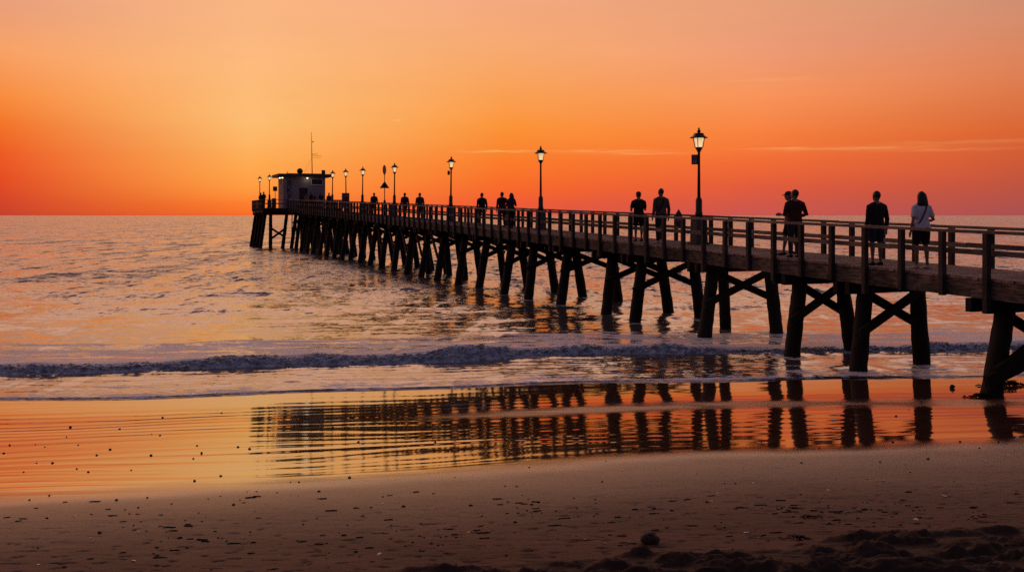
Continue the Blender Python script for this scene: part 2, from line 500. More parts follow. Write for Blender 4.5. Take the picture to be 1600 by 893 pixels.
bp = N(nt, 'ShaderNodeBump'); bp.inputs['Distance'].default_value = .004
L(nt, math_n(nt, 'MULTIPLY_ADD', aw, -.45, .45), bp.inputs['Strength'])
L(nt, n2.outputs['Fac'], bp.inputs['Height']); L(nt, bp.outputs[0], b.inputs['Normal'])
beach = grid_object('beach', GX, GY, GZ, m, {'wet': wet, 'damp': damp, 'dug': MND})
tag(beach, kind='structure')
# the dry upper beach behind and beside the camera, so that nothing ends at the frame
bx = np.linspace(-60, 60, 61); by = np.linspace(-30, 4.9, 36)
BX, BY = np.meshgrid(bx, by)
BZ = np.minimum(sand_base(BX, BY), 3.2)-.10
tag(grid_object('dry_beach', BX, BY, BZ, m, {'wet': BX*0}), kind='structure')

# ------------------------------------------------------------------ sea
def swave(u): return 3.75+.035*u+.30*np.sin(.23*u+.6)+.16*np.sin(.71*u)
def wheight(u): return np.clip(.18+.05*np.sin(.31*u+2)+.12*gnoise(u*.33, u*0+3.3)+.07*gnoise(u*1.1, u*0+8.1), .07, .32)
srow = [0, .02, .05, .09, .14, .2]
s = .2
while s < 12000:
    D = s+21.7
    s += max(.045, D*D/(F*H)*.62)
    srow.append(s)
srow = np.array(srow)
ucol = np.linspace(-19, 21.5, 760)
U, SS = np.meshgrid(ucol, srow)
SX = U*(1+SS/21.7)
fan = np.exp(-SS/400)
SY = Y0(U)*fan+(21.7)*(1-fan)+SS
DS = np.gradient(srow)[:, None]
q = SS-swave(U)
hw = wheight(U)
front = sstep(0, .55, q)
wave = hw*np.where(q < .55, front, np.exp(-np.maximum(q-.55, 0)/1.1))
Z = np.where(SS < .25, .035*sstep(0, .10, SS), .035)+wave
Z += .016*fbm(U*.6+.8*gnoise(U*.2, SS*.4), SS*3.0, 4)*sstep(.2, 1.0, SS)*(1-sstep(4, 6, SS))
def band_wave(X, Y, lx, ly, seed, n=2):
    return fbm(X/lx+seed, Y/ly-seed*1.7, n)
off = sstep(5, 22, SS)
def lod(wl): return np.clip((wl/(2.6*DS))-1, 0, 1)
rowy = SY-.15*SX*np.exp(-SS/60)
Z += off*.075*band_wave(SX, rowy, 17, 5.2, 3.1, 2)*lod(5)
Z += off*.06*band_wave(SX, rowy, 6.0, 2.4, 7.7, 3)*lod(2.0)
Z += (.016+.045*off)*band_wave(SX, rowy, 1.9, .85, 1.9, 3)*lod(.8)*sstep(4, 7, SS)
Z += sstep(15, 60, SS)*.14*band_wave(SX, rowy, 40, 11, 5.5, 2)*lod(11)
# low spilling swells just outside the break
for s0, a0, l0, ph in ((8.6, .05, .7, 5.1), (10.8, .06, 1.0, .4), (13.0, .10, 1.3, 2.2), (18.5, .13, 1.8, 4.0), (27, .12, 2.4, 1.0)):
    qq = SS-(s0+.05*U+.9*np.sin(.19*U+ph)+.5*np.sin(.47*U+2*ph))
    mod = np.clip(.35+1.5*gnoise(U*.13+ph*5, U*0+ph), 0, 1)
    Z += a0*mod*np.where(qq < 0, np.exp(-(qq/(l0*.45))**2), np.exp(-(qq/(l0*1.3))**2))
foam = np.zeros_like(Z)
fz = sstep(.45, .9, q)*(1-sstep(3.2, 7.2, q+.9*fbm(U*.35, SS*.6, 3)))
foam += fz*.70
foam += sstep(-.10, .02, q)*(1-sstep(.9, 1.6, q))
foam += .40*np.exp(-SS/.35)*sstep(.0, .05, SS)                          # the swash edge
foam += .44*np.exp(-((SS-.7)/.9)**2)
foam += .30*sstep(-1.2, -.1, q)*(1-sstep(-.1, .1, q))
for s0, wd, ph in ((1.55, .10, .5), (2.5, .08, 2.0), (8.4, .22, 1.2), (11.6, .2, 3.3)):
    dline = SS-(s0+.35*np.sin(.42*U+ph)+.22*np.sin(1.13*U+2*ph)+.25*gnoise(U*.6, U*0+ph))
    foam += .62*np.exp(-(dline/wd)**2)*np.clip(.4+1.6*gnoise(U*.35+ph, U*0+7), 0, 1)
for D_ in (23.7, 26.1, 30.1, 34.3, 36.4, 40.3, 43.6, 46.5):
    for a_, dd in ((16.72, 0), (19.0 if D_ < 27 else 19.5, 1.05)):
        px_, py_ = a_-.3675*(D_+dd), D_+dd
        dist = np.hypot(SX-px_, (SY-py_)*.8)
        foam += .62*np.exp(-((dist-.22)/.22)**2)
        Z += .035*np.cos(dist*9)*np.exp(-(dist/.75)**2)
foam = np.clip(foam, 0, 1)
chop = np.clip(.16+.84*sstep(6, 40, SS), 0, 1)*np.ones_like(Z)
chop = np.where(q < .2, .20, chop)
m, nt, b = newmat('sea_water')
tc = N(nt, 'ShaderNodeTexCoord').outputs['Object']
af = N(nt, 'ShaderNodeAttribute', attribute_name='foam').outputs['Fac']
ac = N(nt, 'ShaderNodeAttribute', attribute_name='chop').outputs['Fac']
acc = None
for sc, k in (((.10, .22, 1), .3), ((.45, 1.0, 1), .6), ((1.8, 3.6, 1), 1.0), ((7, 12, 1), .9), ((.55, .07, 1), 1.0), ((16, 24, 1), .6)):
    nn = noise_n(nt, 1.0, 2, .5, mapping(nt, tc, sc))
    v = N(nt, 'ShaderNodeVectorMath', operation='SUBTRACT'); L(nt, nn.outputs['Color'], v.inputs[0]); v.inputs[1].default_value = (.5, .5, .5)
    v2 = N(nt, 'ShaderNodeVectorMath', operation='MULTIPLY'); L(nt, v.outputs[0], v2.inputs[0]); v2.inputs[1].default_value = (k*.55, k, 0)
    if acc is None: acc = v2.outputs[0]
    else:
        ad = N(nt, 'ShaderNodeVectorMath', operation='ADD'); L(nt, acc, ad.inputs[0]); L(nt, v2.outputs[0], ad.inputs[1]); acc = ad.outputs[0]
# wavelets: small steep faces turned towards the shore, sparse
wl = None
for sc, k in (((1.4, .30, 1), .46), ((.30, 1.1, 1), .26), ((2.4, 4.0, 1), .34)):
    nn = noise_n(nt, 1.0, 3, .55, mapping(nt, tc, sc))
    mr = N(nt, 'ShaderNodeMapRange', interpolation_type='SMOOTHSTEP'); L(nt, nn.outputs['Fac'], mr.inputs['Value'])
    mr.inputs['From Min'].default_value = .545; mr.inputs['From Max'].default_value = .69; mr.inputs['To Max'].default_value = -k
    wl = mr.outputs[0] if wl is None else math_n(nt, 'ADD', wl, mr.outputs[0])
wl = math_n(nt, 'ADD', wl, -.12)
wc = N(nt, 'ShaderNodeCombineXYZ'); L(nt, wl, wc.inputs[1])
ad = N(nt, 'ShaderNodeVectorMath', operation='ADD'); L(nt, acc, ad.inputs[0]); L(nt, wc.outputs[0], ad.inputs[1]); acc = ad.outputs[0]
scl = N(nt, 'ShaderNodeVectorMath', operation='SCALE'); L(nt, acc, scl.inputs[0]); L(nt, math_n(nt, 'MULTIPLY', ac, .95), scl.inputs['Scale'])
ge = N(nt, 'ShaderNodeNewGeometry').outputs['Normal']
ad = N(nt, 'ShaderNodeVectorMath', operation='ADD'); L(nt, ge, ad.inputs[0]); L(nt, scl.outputs[0], ad.inputs[1])
nz = N(nt, 'ShaderNodeVectorMath', operation='NORMALIZE'); L(nt, ad.outputs[0], nz.inputs[0])
b.inputs['Base Color'].default_value = (.085, .070, .072, 1)
b.inputs['IOR'].default_value = 2.4; b.inputs['Roughness'].default_value = .10
L(nt, nz.outputs[0], b.inputs['Normal'])
fb = N(nt, 'ShaderNodeBsdfPrincipled')
fb.inputs['Base Color'].default_value = (.78, .75, .78, 1); fb.inputs['Roughness'].default_value = .7
fb.inputs['Specular IOR Level'].default_value = .4
fn = noise_n(nt, 1.0, 6, .68, mapping(nt, tc, (4.0, 10.0, 4)))
fn2 = noise_n(nt, 1.0, 4, .6, mapping(nt, tc, (.5, 1.5, 1)))
fbp = N(nt, 'ShaderNodeBump'); fbp.inputs['Strength'].default_value = .8; fbp.inputs['Distance'].default_value = .04
L(nt, fn.outputs['Fac'], fbp.inputs['Height']); L(nt, fbp.outputs[0], fb.inputs['Normal'])
fs = math_n(nt, 'ADD', fn.outputs['Fac'], math_n(nt, 'MULTIPLY_ADD', fn2.outputs['Fac'], 1.0, -.25))
thr = math_n(nt, 'MULTIPLY_ADD', af, -.62, 1.08)
fm = math_n(nt, 'MULTIPLY', math_n(nt, 'SUBTRACT', fs, thr), 13.0)
fm = math_n(nt, 'MULTIPLY', math_n(nt, 'MINIMUM', math_n(nt, 'MAXIMUM', fm, 0), .92), math_n(nt, 'MINIMUM', math_n(nt, 'MULTIPLY', af, 6.0), 1.0))
mx = N(nt, 'ShaderNodeMixShader'); L(nt, fm, mx.inputs[0]); L(nt, b.outputs[0], mx.inputs[1]); L(nt, fb.outputs[0], mx.inputs[2])
L(nt, mx.outputs[0], nt.nodes['Material Output'].inputs['Surface'])
sea = grid_object('sea', SX, SY, Z, m, {'foam': foam, 'chop': chop})
tag(sea, kind='structure')

# the breaking roller: a ridge of churned foam along the shore
m, nt, b = newmat('churned_foam')
tc = N(nt, 'ShaderNodeTexCoord').outputs['Object']
fn = noise_n(nt, 7, 6, .65, tc)
L(nt, ramp(nt, fn.outputs['Fac'], [(.36, (.20, .21, .26, 1)), (.50, (.46, .47, .53, 1)), (.68, (.78, .78, .82, 1))]).outputs[0], b.inputs['Base Color'])
b.inputs['Roughness'].default_value = .6
bp = N(nt, 'ShaderNodeBump'); bp.inputs['Strength'].default_value = .9; bp.inputs['Distance'].default_value = .03
fn2 = noise_n(nt, 26, 4, .65, tc)
L(nt, fn2.outputs['Fac'], bp.inputs['Height']); L(nt, bp.outputs[0], b.inputs['Normal'])
ru = np.linspace(-19, 21.5, 1700); rv = np.linspace(0, 1, 54)
RU, RV = np.meshgrid(ru, rv)
prof_q = np.interp(RV, [0, .08, .3, .5, .62, .75, 1], [-.10, -.04, .10, .24, .42, .75, 1.5])
prof_z = np.interp(RV, [0, .08, .3, .5, .62, .75, 1], [-.02, .08, .55, .92, 1.06, .88, .30])
lump = np.abs(fbm(RU*3.4, RV*3+RU*.2, 4, .65))
lump2 = np.abs(fbm(RU*13.0, RV*11, 3, .65))
msk = np.sin(np.pi*np.clip(RV, 0, 1))
hgt = wheight(RU)*(.85+.9*np.clip(fbm(RU*.5, RV*0+2, 3)+.1, -.35, .6))
RSS = swave(RU)+prof_q-.16*lump*msk-.05*lump2*msk+.10*fbm(RU*.8, RV*0+9, 3)
RZ = .035+prof_z*hgt+(.11*lump+.06*lump2)*msk*.7-.03
RX = RU*(1+RSS/21.7); RFAN = np.exp(-RSS/400)
RY = Y0(RU)*RFAN+21.7*(1-RFAN)+RSS
wv = grid_object('breaking_foam', RX, RY, RZ, m)
tag(wv, kind='stuff')

# ------------------------------------------------------------------ the pier
pier = empty('wooden_pier', PW(0, 0, 0), ANG)
tag(pier, 'long dark timber pier on raking piles running from the beach out to sea', 'pier')
X_N, X_F = 16.4/1.0654-LX0, 18.75/1.0654-LX0
YA, YB = -3.0, 111.5
# deck boards
mb = MB(); yy = YA
while yy < YB-.1:
    wd = .146; z = zdeck(yy+wd/2)-.03+rnd.uniform(-.003, .003)
    x0 = X_N-.03-rnd.uniform(0, .03); x1 = X_F+.03+rnd.uniform(0, .03)
    mb.bar((x0, yy+wd/2, z), (x1, yy+wd/2, z), wd-.010, .055)
    yy += wd
mb.build('deck', M['deck'], pier)
mb = MB()
for x in np.linspace(X_N+.25, X_F-.25, 4):
    mb.bar((x, YA, zdeck(YA)-.20), (x, YB, zdeck(YB)-.20), .12, .27)
mb.build('stringers', M['beam'], pier)
for x in (X_N, X_F):
    mb = MB(); yy = YA
    while yy < YB-.2:
        y2 = min(YB, yy+rnd.choice((2.6, 3.3, 3.9)))
        dz = rnd.uniform(-.012, .012)
        mb.bar((x, yy+.004, zdeck(yy)-.235+dz), (x, y2-.004, zdeck(y2)-.235+dz), .06, .34)
        yy = y2
    mb.build('fascia_board', M['fascia'], pier)

def railing(x, side, name='railing'):
    o = MB(); yy = YA
    while yy < YB-.2:                                   # handrail cap in board lengths
        y2 = min(YB, yy+rnd.choice((3.5, 4.7)))
        o.bar((x, yy+.004, zdeck(yy)+.885), (x, y2-.004, zdeck(y2)+.885+rnd.uniform(-.012, .012)), .15, .062)
        yy = y2
    rl = o.build(name, M['rail'], pier)
    o = MB(); yy = YA
    while yy < YB-.2:
        y2 = min(YB, yy+rnd.choice((3.5, 4.7)))
        xx = x-side*.05
        o.bar((xx, yy+.004, zdeck(yy)+.475), (xx, y2-.004, zdeck(y2)+.475+rnd.uniform(-.01, .01)), .04, .105)
        o.bar((xx, yy+.004, zdeck(yy)+.80), (xx, y2-.004, zdeck(y2)+.80), .035, .09) if False else None
        yy = y2
    o.build('mid_rail', M['rail'], rl)
    rest = MB()
    n = 0; yy = 14.1-1.165*15
    while yy < YB-.3:
        zt = zdeck(yy)+.858; long = (n % 3 == 1)
        zb = zdeck(yy)-(.62 if long else .42)+rnd.uniform(-.02, .02)
        xx = x+side*.090
        tilt = rnd.uniform(-.012, .012)
        near = 12.5 < yy < 58
        tgt = MB() if near else rest
        tgt.bar((xx, yy+tilt, zb), (xx, yy, zt), .11, .11, up=(0, 1, 0))
        if near: tgt.build('post', M['post'], rl)
        yy += 1.165+rnd.uniform(-.02, .02); n += 1
    ro = rest.build('distant_posts', M['post'], rl); ro['kind'] = 'stuff'
    return rl
railing(X_N, -1); railing(X_F, 1)

def gz(x, y):
    p = PW(x, y); return float(sand_base(np.array(p.x), np.array(p.y)))
def pile_mb(xb, yb, xt, yt, zt, r=.205):
    zb = min(gz(xb, yb)-.35, -.5)
    if gz(xb, yb) > 0: zb = gz(xb, yb)-.35
    # (xb,yb) is the place at water or sand level
    zl = max(0.0, gz(xb, yb))
    k = (zl-zb)/max(.2, zt-zl)
    xe, ye = xb-(xt-xb)*k, yb-(yt-yb)*k
    mb = MB(); pts = []
    n = 18
    for i in range(n+1):
        f = i/n
        rr = r*(1.05-.16*f)*(1+rnd.uniform(-.045, .045))
        pts.append(((xe+(xt-xe)*f+rnd.uniform(-.006, .006), ye+(yt-ye)*f+rnd.uniform(-.006, .006), zb+(zt-zb)*f), rr, rr*rnd.uniform(.96, 1.04)))
    mb.tube(pts, 14)
    return mb
def at_px(px, py_base, D):
    X = (px-800)/F*D
    v = Vector((X, D))
    lx = v.x*CA+v.y*SA; ly = -v.x*SA+v.y*CA
    return lx-LX0, ly
nearD = [10.0, 13.2, 16.6, 20.0, 23.7, 26.1, 30.1, 34.3, 36.4, 40.3, 43.6, 46.5, 49.9, 53.1, 56.8, 60.0]
while nearD[-1] < 107.5: nearD.append(nearD[-1]+3.3+rnd.uniform(-.2, .2))
for i, D in enumerate(nearD):
    a_n = 16.72
    xn, yn = a_n/1.0654-LX0, (D-SA*a_n/1.0654)/CA
    a_f = 19.0 if D in (23.7, 26.1) else 19.5
    Df = D+1.05
    xf, yf = a_f/1.0654-LX0, (Df-SA*a_f/1.0654)/CA
    ym = (yn+yf)/2
    zc = zdeck(ym)-.42                    # underside of fascia = top of cap
    hh = zc-.30
    sft = min(.17*hh, .50); bt = sft/hh; xnt, xft = xn+sft, xf-sft
    j = rnd.uniform(-.12, .12); xnt += rnd.uniform(-.07, .07); xft += rnd.uniform(-.07, .07)
    pile_mb(xn, yn, xnt, yn+j, zc-.05).build('pile', M['pile'], pier, True)
    pile_mb(xf, yf, xft, yf-j, zc-.05).build('pile', M['pile'], pier, True)
    if D > 55:
        xm = (xn+xf)/2+rnd.uniform(-.3, .3)
        pile_mb(xm-rnd.choice((-.3, .3)), ym+.2, xm, ym, zc-.05, .19).build('pile', M['pile'], pier, True)
        o = MB(); o.bar((xn+.06, yn+.1, 1.3), (xnt, yn+3.2, zdeck(yn+3.2)-.55), .10, .2); o.build('brace', M['beam'], pier)
    if abs(D-30.1) < .01:
        xe, ye = at_px(1134, 503, 32.6)
        pile_mb(xe, ye, xe-.12, ye, zc-.05, .18).build('pile', M['pile'], pier, True)
    o = MB()
    dy = .21
    for sg in (-1, 1):
        o.bar((X_N-.10, yn+sg*dy+j, zc-.13), (max(X_F+.10, xft+.28), yf+sg*dy, zc-.13), .14, .27)
    o.build('cap_beam', M['beam'], pier)
    drop = .95+rnd.uniform(-.08, .12) if D > 22 else 1.25
    for sg in (-1, 1):
        o = MB()
        if sg < 0:
            a = Vector((xnt-bt*drop-.30, yn-.27, zc-.15-drop)); bq = Vector((xft+.05, yf-.27, zc-.20))
        else:
            a = Vector((xnt-.05, yn+.27, zc-.20)); bq = Vector((xft+bt*drop+.30, yf+.27, zc-.15-drop))
        o.bar(a, bq, .09, .20)
        o.build('brace', M['beam'], pier)
    if abs(D-20.0) < .01:
        o = MB()
        zl = gz(xn, yn)
        o.bar((xn-.42, yn-.29, zl+.32), (xf+.1, yf-.29, zl+1.25), .10, .24)
        o.build('brace', M['beam'], pier)

# platform head
PX0, PX1, PY0, PY1 = 12.73-LX0, 21.1-LX0, 111.5, 121.7
ZP = zdeck(111.5)
mb = MB(); yy = PY0
while yy < PY1:
    mb.bar((PX0-.05, yy+.073, ZP-.03+rnd.uniform(-.003, .003)), (PX1+.05, yy+.073, ZP-.03), .136, .055); yy += .146
mb.build('platform_deck', M['deck'], pier)
mb = MB()
for p, q_ in (((PX0, PY0+.03), (X_N-.05, PY0+.03)), ((X_F+.05, PY0+.03), (PX1, PY0+.03)), ((PX0, PY0+.06), (PX0, PY1)), ((PX1, PY0+.06), (PX1, PY1)), ((PX0, PY1), (PX1, PY1))):
    mb.bar((p[0], p[1], ZP-.26), (q_[0], q_[1], ZP-.26), .07, .40)
for x in np.linspace(PX0+.3, PX1-.3, 6):
    mb.bar((x, PY0+.1, ZP-.30), (x, PY1-.1, ZP-.30), .16, .40)
mb.build('platform_beams', M['beam'], pier)
mb = MB()
for yy in np.linspace(PY0+.45, PY1-.5, 4):
    mb.bar((PX0-.05, yy, ZP-.62), (PX1+.05, yy, ZP-.62), .3, .28)
mb.build('platform_caps', M['beam'], pier)
for yi, yy in enumerate(np.linspace(PY0+.45, PY1-.5, 4)):
    for x, off_ in (((PX0+.30, -.55), (X_F+.5, .45), (PX1-.4, .5)) if yi else ((PX0+.30, -.55), (PX0+.85, -.02), (X_N-.1, -.45), (X_N+1.5, .0), (X_F+.5, .45), (PX1-.4, .5))):
        pile_mb(x+off_, yy, x, yy, ZP-.55, .20).build('pile', M['pile'], pier, True)
    for a, bq in (((PX0+.75, ZP-2.1), (X_N-.35, ZP-3.1)), ((PX0+.70, ZP-3.4), (X_N-.15, ZP-2.1))):
        if yi == 0:
            mb = MB(); mb.bar((a[0], yy-.24, a[1]), (bq[0], yy-.24, bq[1]), .1, .22); mb.build('brace', M['beam'], pier)
def rail_run(p, q_, par):
    o = MB()
    o.bar((p[0], p[1], ZP+.885), (q_[0], q_[1], ZP+.885), .14, .05)
    o.bar((p[0], p[1], ZP+.47), (q_[0], q_[1], ZP+.47), .04, .12)
    rl = o.build('platform_railing', M['rail'], par)
    d_ = math.dist(p, q_); n = max(1, round(d_/1.2))
    for i in range(n+1):
        f = min(max(i/n, .02), .98)
        x, y_ = p[0]+(q_[0]-p[0])*f, p[1]+(q_[1]-p[1])*f
        o = MB(); o.bar((x, y_, ZP-.3), (x, y_, ZP+.858), .12, .12, up=(0, 1, 0)); o.build('post', M['post'], rl)
rail_run((PX0, PY0), (X_N-.1, PY0), pier)
rail_run((X_F+.1, PY0), (PX1, PY0), pier)
rail_run((PX0-.06, PY0+.1), (PX0-.06, PY1), pier)
rail_run((PX1+.06, PY0+.1), (PX1+.06, PY1), pier)

# ------------------------------------------------------------------ the pavilion
bw, bd, bh = 4.5, 4.3, 3.42
bcx, bcy = 15.11-LX0+bw/2, 113.2+bd/2
hut = empty('pier_pavilion', PW(bcx, bcy, ZP), ANG)
tag(hut, 'small flat roofed pavilion with black lettering at the seaward end of the pier', 'building')
fy = -bd/2
o = MB(); o.box((0, .06, bh/2), (bw, bd-.12, bh)); o.build('wall', M['wall'], hut)
o = MB(); o.box((-bw/2-.012, .0, bh/2), (.024, bd-.2, bh-.02)); o.build('side_wall', M['wall_warm'], hut)
# front: two panels either side of the door opening
u0 = -bw/2
o = MB()
o.box((u0+.84, fy, bh/2), (1.68, .12, bh)); o.box((u0+2.13, fy, (2.2+bh)/2), (.90, .12, bh-2.2)); o.box((u0+3.54, fy-.05, bh/2), (1.92, .22, bh))
o.build('front_wall', M['wall'], hut)
dr = MB(); dr.box((u0+2.13, fy+.01, 1.08), (.90, .05, 2.16)); dr = dr.build('door', M['dark'], hut)
o = MB(); o.box((u0+2.48, fy-.04, 1.0), (.03, .06, .14)); o.build('handle', M['metal'], dr)
wn = MB(); wn.box((u0+3.57, fy-.165, 2.87), (1.2, .03, .56)); wn = wn.build('window', M['dark'], hut)
o = MB()
o.box((u0+2.97, fy-.185, 2.87), (.10, .06, .66)); o.box((u0+3.60, fy-.185, 2.55), (1.26, .06, .09)); o.box((u0+3.60, fy-.183, 3.18), (1.26, .05, .05)); o.box((u0+4.2, fy-.183, 2.87), (.05, .05, .6))
o.build('frame', M['white'], wn)
for yy in (-.9, -.3):
    wn = MB(); wn.box((-bw/2-.03, yy, 2.35), (.02, .34, 1.5)); wn = wn.build('window', M['dark'], hut)
    o = MB(); o.box((-bw/2-.045, yy-.2, 2.35), (.03, .06, 1.6)); o.box((-bw/2-.045, yy+.2, 2.35), (.03, .06, 1.6)); o.build('frame', M['white'], wn)
rf = MB()
rf.box((0.03, 0, bh+.09), (bw+1.3, bd+1.3, .18)); rf.box((.03, 0, bh+.24), (bw+1.36, bd+1.36, .14)); rf.box((.1, 0, bh+.34), (bw-.6, bd-.4, .10))
rf = rf.build('roof', M['roof'], hut, bevel=.01)
o = MB(); o.ell((-.35, -1.2, bh+.66), (.33, .33, .33)); o.lathe([(.1, 0), (.1, .1)], 10, (-.35, -1.2, bh+.30)); o.build('dome', M['metal'], rf, True)
o = MB(); o.box((2.2, -1.4, bh+.57), (.36, .36, .46)); o.build('vent_box', M['metal'], rf)
o = MB(); o.tube([((-1.75, -1.4, bh+.3), .04, .04), ((-1.75, -1.4, bh+.62), .03, .03)], 8); o.build('vent_pipe', M['metal'], rf)
ma = MB(); ma.tube([((1.05, -.9, bh+.3), .05, .05), ((1.0, -.9, bh+3), .038, .038), ((.97, -.9, bh+5.0), .02, .02)], 8); ma = ma.build('mast', M['metal'], rf)
o = MB()
o.tube([((1.0, -.9, bh+2.55), .022, .022), ((1.65, -.95, bh+2.62), .018, .018)], 6)
o.tube([((1.05, -.9, bh+2.45), .018, .018), ((2.1, -1.1, bh+2.36), .014, .014)], 6)
o.tube([((1.05, -.9, bh+2.22), .016, .016), ((1.95, -1.1, bh+2.18), .012, .012)], 6)
o.ell((1.14, -.9, bh+3.95), (.07, .07, .09), 8, 6); o.tube([((.98, -.9, bh+3.95), .015, .015), ((1.14, -.9, bh+3.95), .015, .015)], 6)
o.build('aerial', M['metal'], ma)
o = MB(); o.tube([((1.0, -.9, bh+2.2), .008, .008), ((.0, -1.6, bh+.3), .008, .008)], 5); o.build('guy_wire', M['metal'], ma)
for x, y_ in ((u0+2.52, fy-.30), (u0-.18, fy-.32), (u0-.34, fy+.6)):
    o = MB(); o.box((x, y_, bh-.06), (.22, .16, .14)); fl = o.build('floodlight', M['metal'], hut)
    o = MB(); o.ell((x, y_-.05, bh-.14), (.11, .09, .07), 10, 6); o.build('bulb', M['bulb'], fl, True)
tx = bpy.data.curves.new('lettering', 'FONT'); tx.body = 'B\nK\nP'; tx.size = .95; tx.extrude = .008; tx.align_x = 'CENTER'; tx.space_line = .78
to = bpy.data.objects.new('lettering', tx); COL.objects.link(to); to.parent = hut
to.location = (u0+.62, fy-.072, 2.36); to.rotation_euler = (R(90), 0, 0); tx.materials.append(M['ink'])
dgl = bpy.context.evaluated_depsgraph_get(); dgl.update()
lme = bpy.data.meshes.new_from_object(to.evaluated_get(dgl)); tm = bpy.data.objects.new('wall_letters', lme); COL.objects.link(tm); tm.parent = hut; tm.location = to.location; tm.rotation_euler = to.rotation_euler
bpy.data.objects.remove(to)
pl = bpy.data.lights.new('wall_floodlight', 'POINT'); pl.energy = 3; pl.color = (1, .8, .55); pl.shadow_soft_size = .3
po = bpy.data.objects.new('wall_floodlight', pl); COL.objects.link(po); po.parent = hut; po.location = (u0+2.45, fy-.45, bh-.30)

# ------------------------------------------------------------------ street lamps
lamp = empty('street_lamp')
o = MB(); o.box((0, 0, .03), (.54, .54, .06)); o.box((0, 0, .43), (.42, .42, .76), taper=.92); o.box((0, 0, .84), (.46, .46, .06)); o.build('plinth', M['plinth'], lamp, bevel=.01)
o = MB(); o.lathe([(.125, .87), (.12, 1.0), (.105, 1.05), (.105, 1.42), (.085, 1.46), (.07, 1.5), (.055, 1.52)], 14); o.build('collar', M['metal'], lamp, True)
o = MB(); o.lathe([(.052, 1.5), (.042, 2.5), (.040, 2.96), (.06, 2.97), (.06, 3.0), (.04, 3.01)], 12); o.build('pole', M['metal'], lamp, True)
lt = MB(); lt.lathe([(.04, 2.98), (.075, 3.02), (.11, 3.08), (.125, 3.12)], 12)
for k in range(4):
    a = math.pi/4+k*math.pi/2
    lt.bar((.125*math.cos(a), .125*math.sin(a), 3.11), (.185*math.cos(a), .185*math.sin(a), 3.42), .018, .018)
lt = lt.build('lantern_frame', M['metal'], lamp)
o = MB(); o.lathe([(.105, 3.12), (.155, 3.42)], 4, rot=math.pi/4); o.build('glass', M['lamp'], lt)
o = MB(); o.ell((0, 0, 3.28), (.05, .05, .085), 10, 8); o.build('bulb', M['bulb'], lt, True)
o = MB(); o.lathe([(.30, 3.415), (.29, 3.435), (.20, 3.485), (.165, 3.53), (.155, 3.57), (.06, 3.585)], 8, rot=math.pi/8); o.build('cap', M['metal'], lt)
o = MB(); o.lathe([(.03, 3.58), (.06, 3.62), (.06, 3.65), (.03, 3.68), (.035, 3.71), (.01, 3.76)], 10); o.build('finial', M['metal'], lt, True)
LAMPS = [
 (1092, 'lit lamp post nearest the beach with a framed notice plate below its lantern'),
 (845, 'lit lamp post on the pier between the arm in arm couple and the capped man'),
 (704, 'lit lamp post with a small box clamped just under its lantern'),
 (616, 'lit lamp post standing right beside the triangular warning sign'),
 (566, 'lit lamp post between the grey info board and the triangular warning sign'),
 (541, 'lit lamp post rising behind the grey info board'),
 (519, 'lit lamp post beside the right hand corner of the white pavilion'),
]
for i, (px, lab) in enumerate(LAMPS):
    x, y_ = pier_at(px, 18.2)
    c_ = lamp if i == 0 else copy_tree(lamp)
    c_.location = PW(x, y_, zdeck(y_)); c_.rotation_euler = (rnd.uniform(-.012, .012), rnd.uniform(-.014, .014), ANG+rnd.uniform(-.2, .2))
    tag(c_, lab, 'lamp post', 'lit lamp posts along the pier')
for px, D, lab in ((421, 112.6, 'lit lamp post on the platform next to the square sign left of the pavilion'),
                   (406, 117.6, 'lit lamp post at the outermost platform edge above the standing pair')):
    c_ = copy_tree(lamp)
    c_.location = ((px-800)/F*D, D, ZP); c_.rotation_euler = (0, 0, ANG)
    tag(c_, lab, 'lamp post', 'lit lamp posts along the pier')
# things fixed to the lamp posts
def on_pier(name, px, a, dz=0, rz=0):
    x, y_ = pier_at(px, a)
    return empty(name, PW(x, y_, zdeck(y_)+dz), ANG+rz)
t_ = on_pier('notice_plate', 1092, 18.2); tag(t_, 'small framed notice plate hanging from the tallest lamp post under its lantern', 'sign')
t_.rotation_euler = (0, 0, 0)
o = MB(); o.box((-.145, -.02, 2.72), (.19, .03, .31)); o.build('plate', M['signgrey'], t_)
o = MB(); o.box((-.145, -.038, 2.865), (.20, .012, .03)); o.box((-.145, -.038, 2.575), (.20, .012, .03)); o.box((-.232, -.038, 2.72), (.03, .012, .26)); o.box((-.06, -.038, 2.72), (.03, .012, .26)); o.box((-.145, -.038, 2.72), (.09, .01, .02)); o.box((-.145, -.038, 2.78), (.09, .01, .02)); o.build('frame', M['sign'], t_)
o = MB(); o.box((-.03, 0, 2.80), (.09, .03, .03)); o.box((-.03, 0, 2.64), (.09, .03, .03)); o.build('bracket', M['metal'], t_)
t_ = on_pier('control_box', 704, 18.2); t_.rotation_euler = (0, 0, 0); tag(t_, 'small dark box clamped to a lamp post beneath its lantern', 'box')
o = MB(); o.box((-.11, 0, 2.80), (.13, .10, .24)); o.build('housing', M['metal'], t_, bevel=.01)
o = MB(); o.box((-.035, 0, 2.80), (.04, .05, .05)); o.build('clamp', M['metal'], t_)

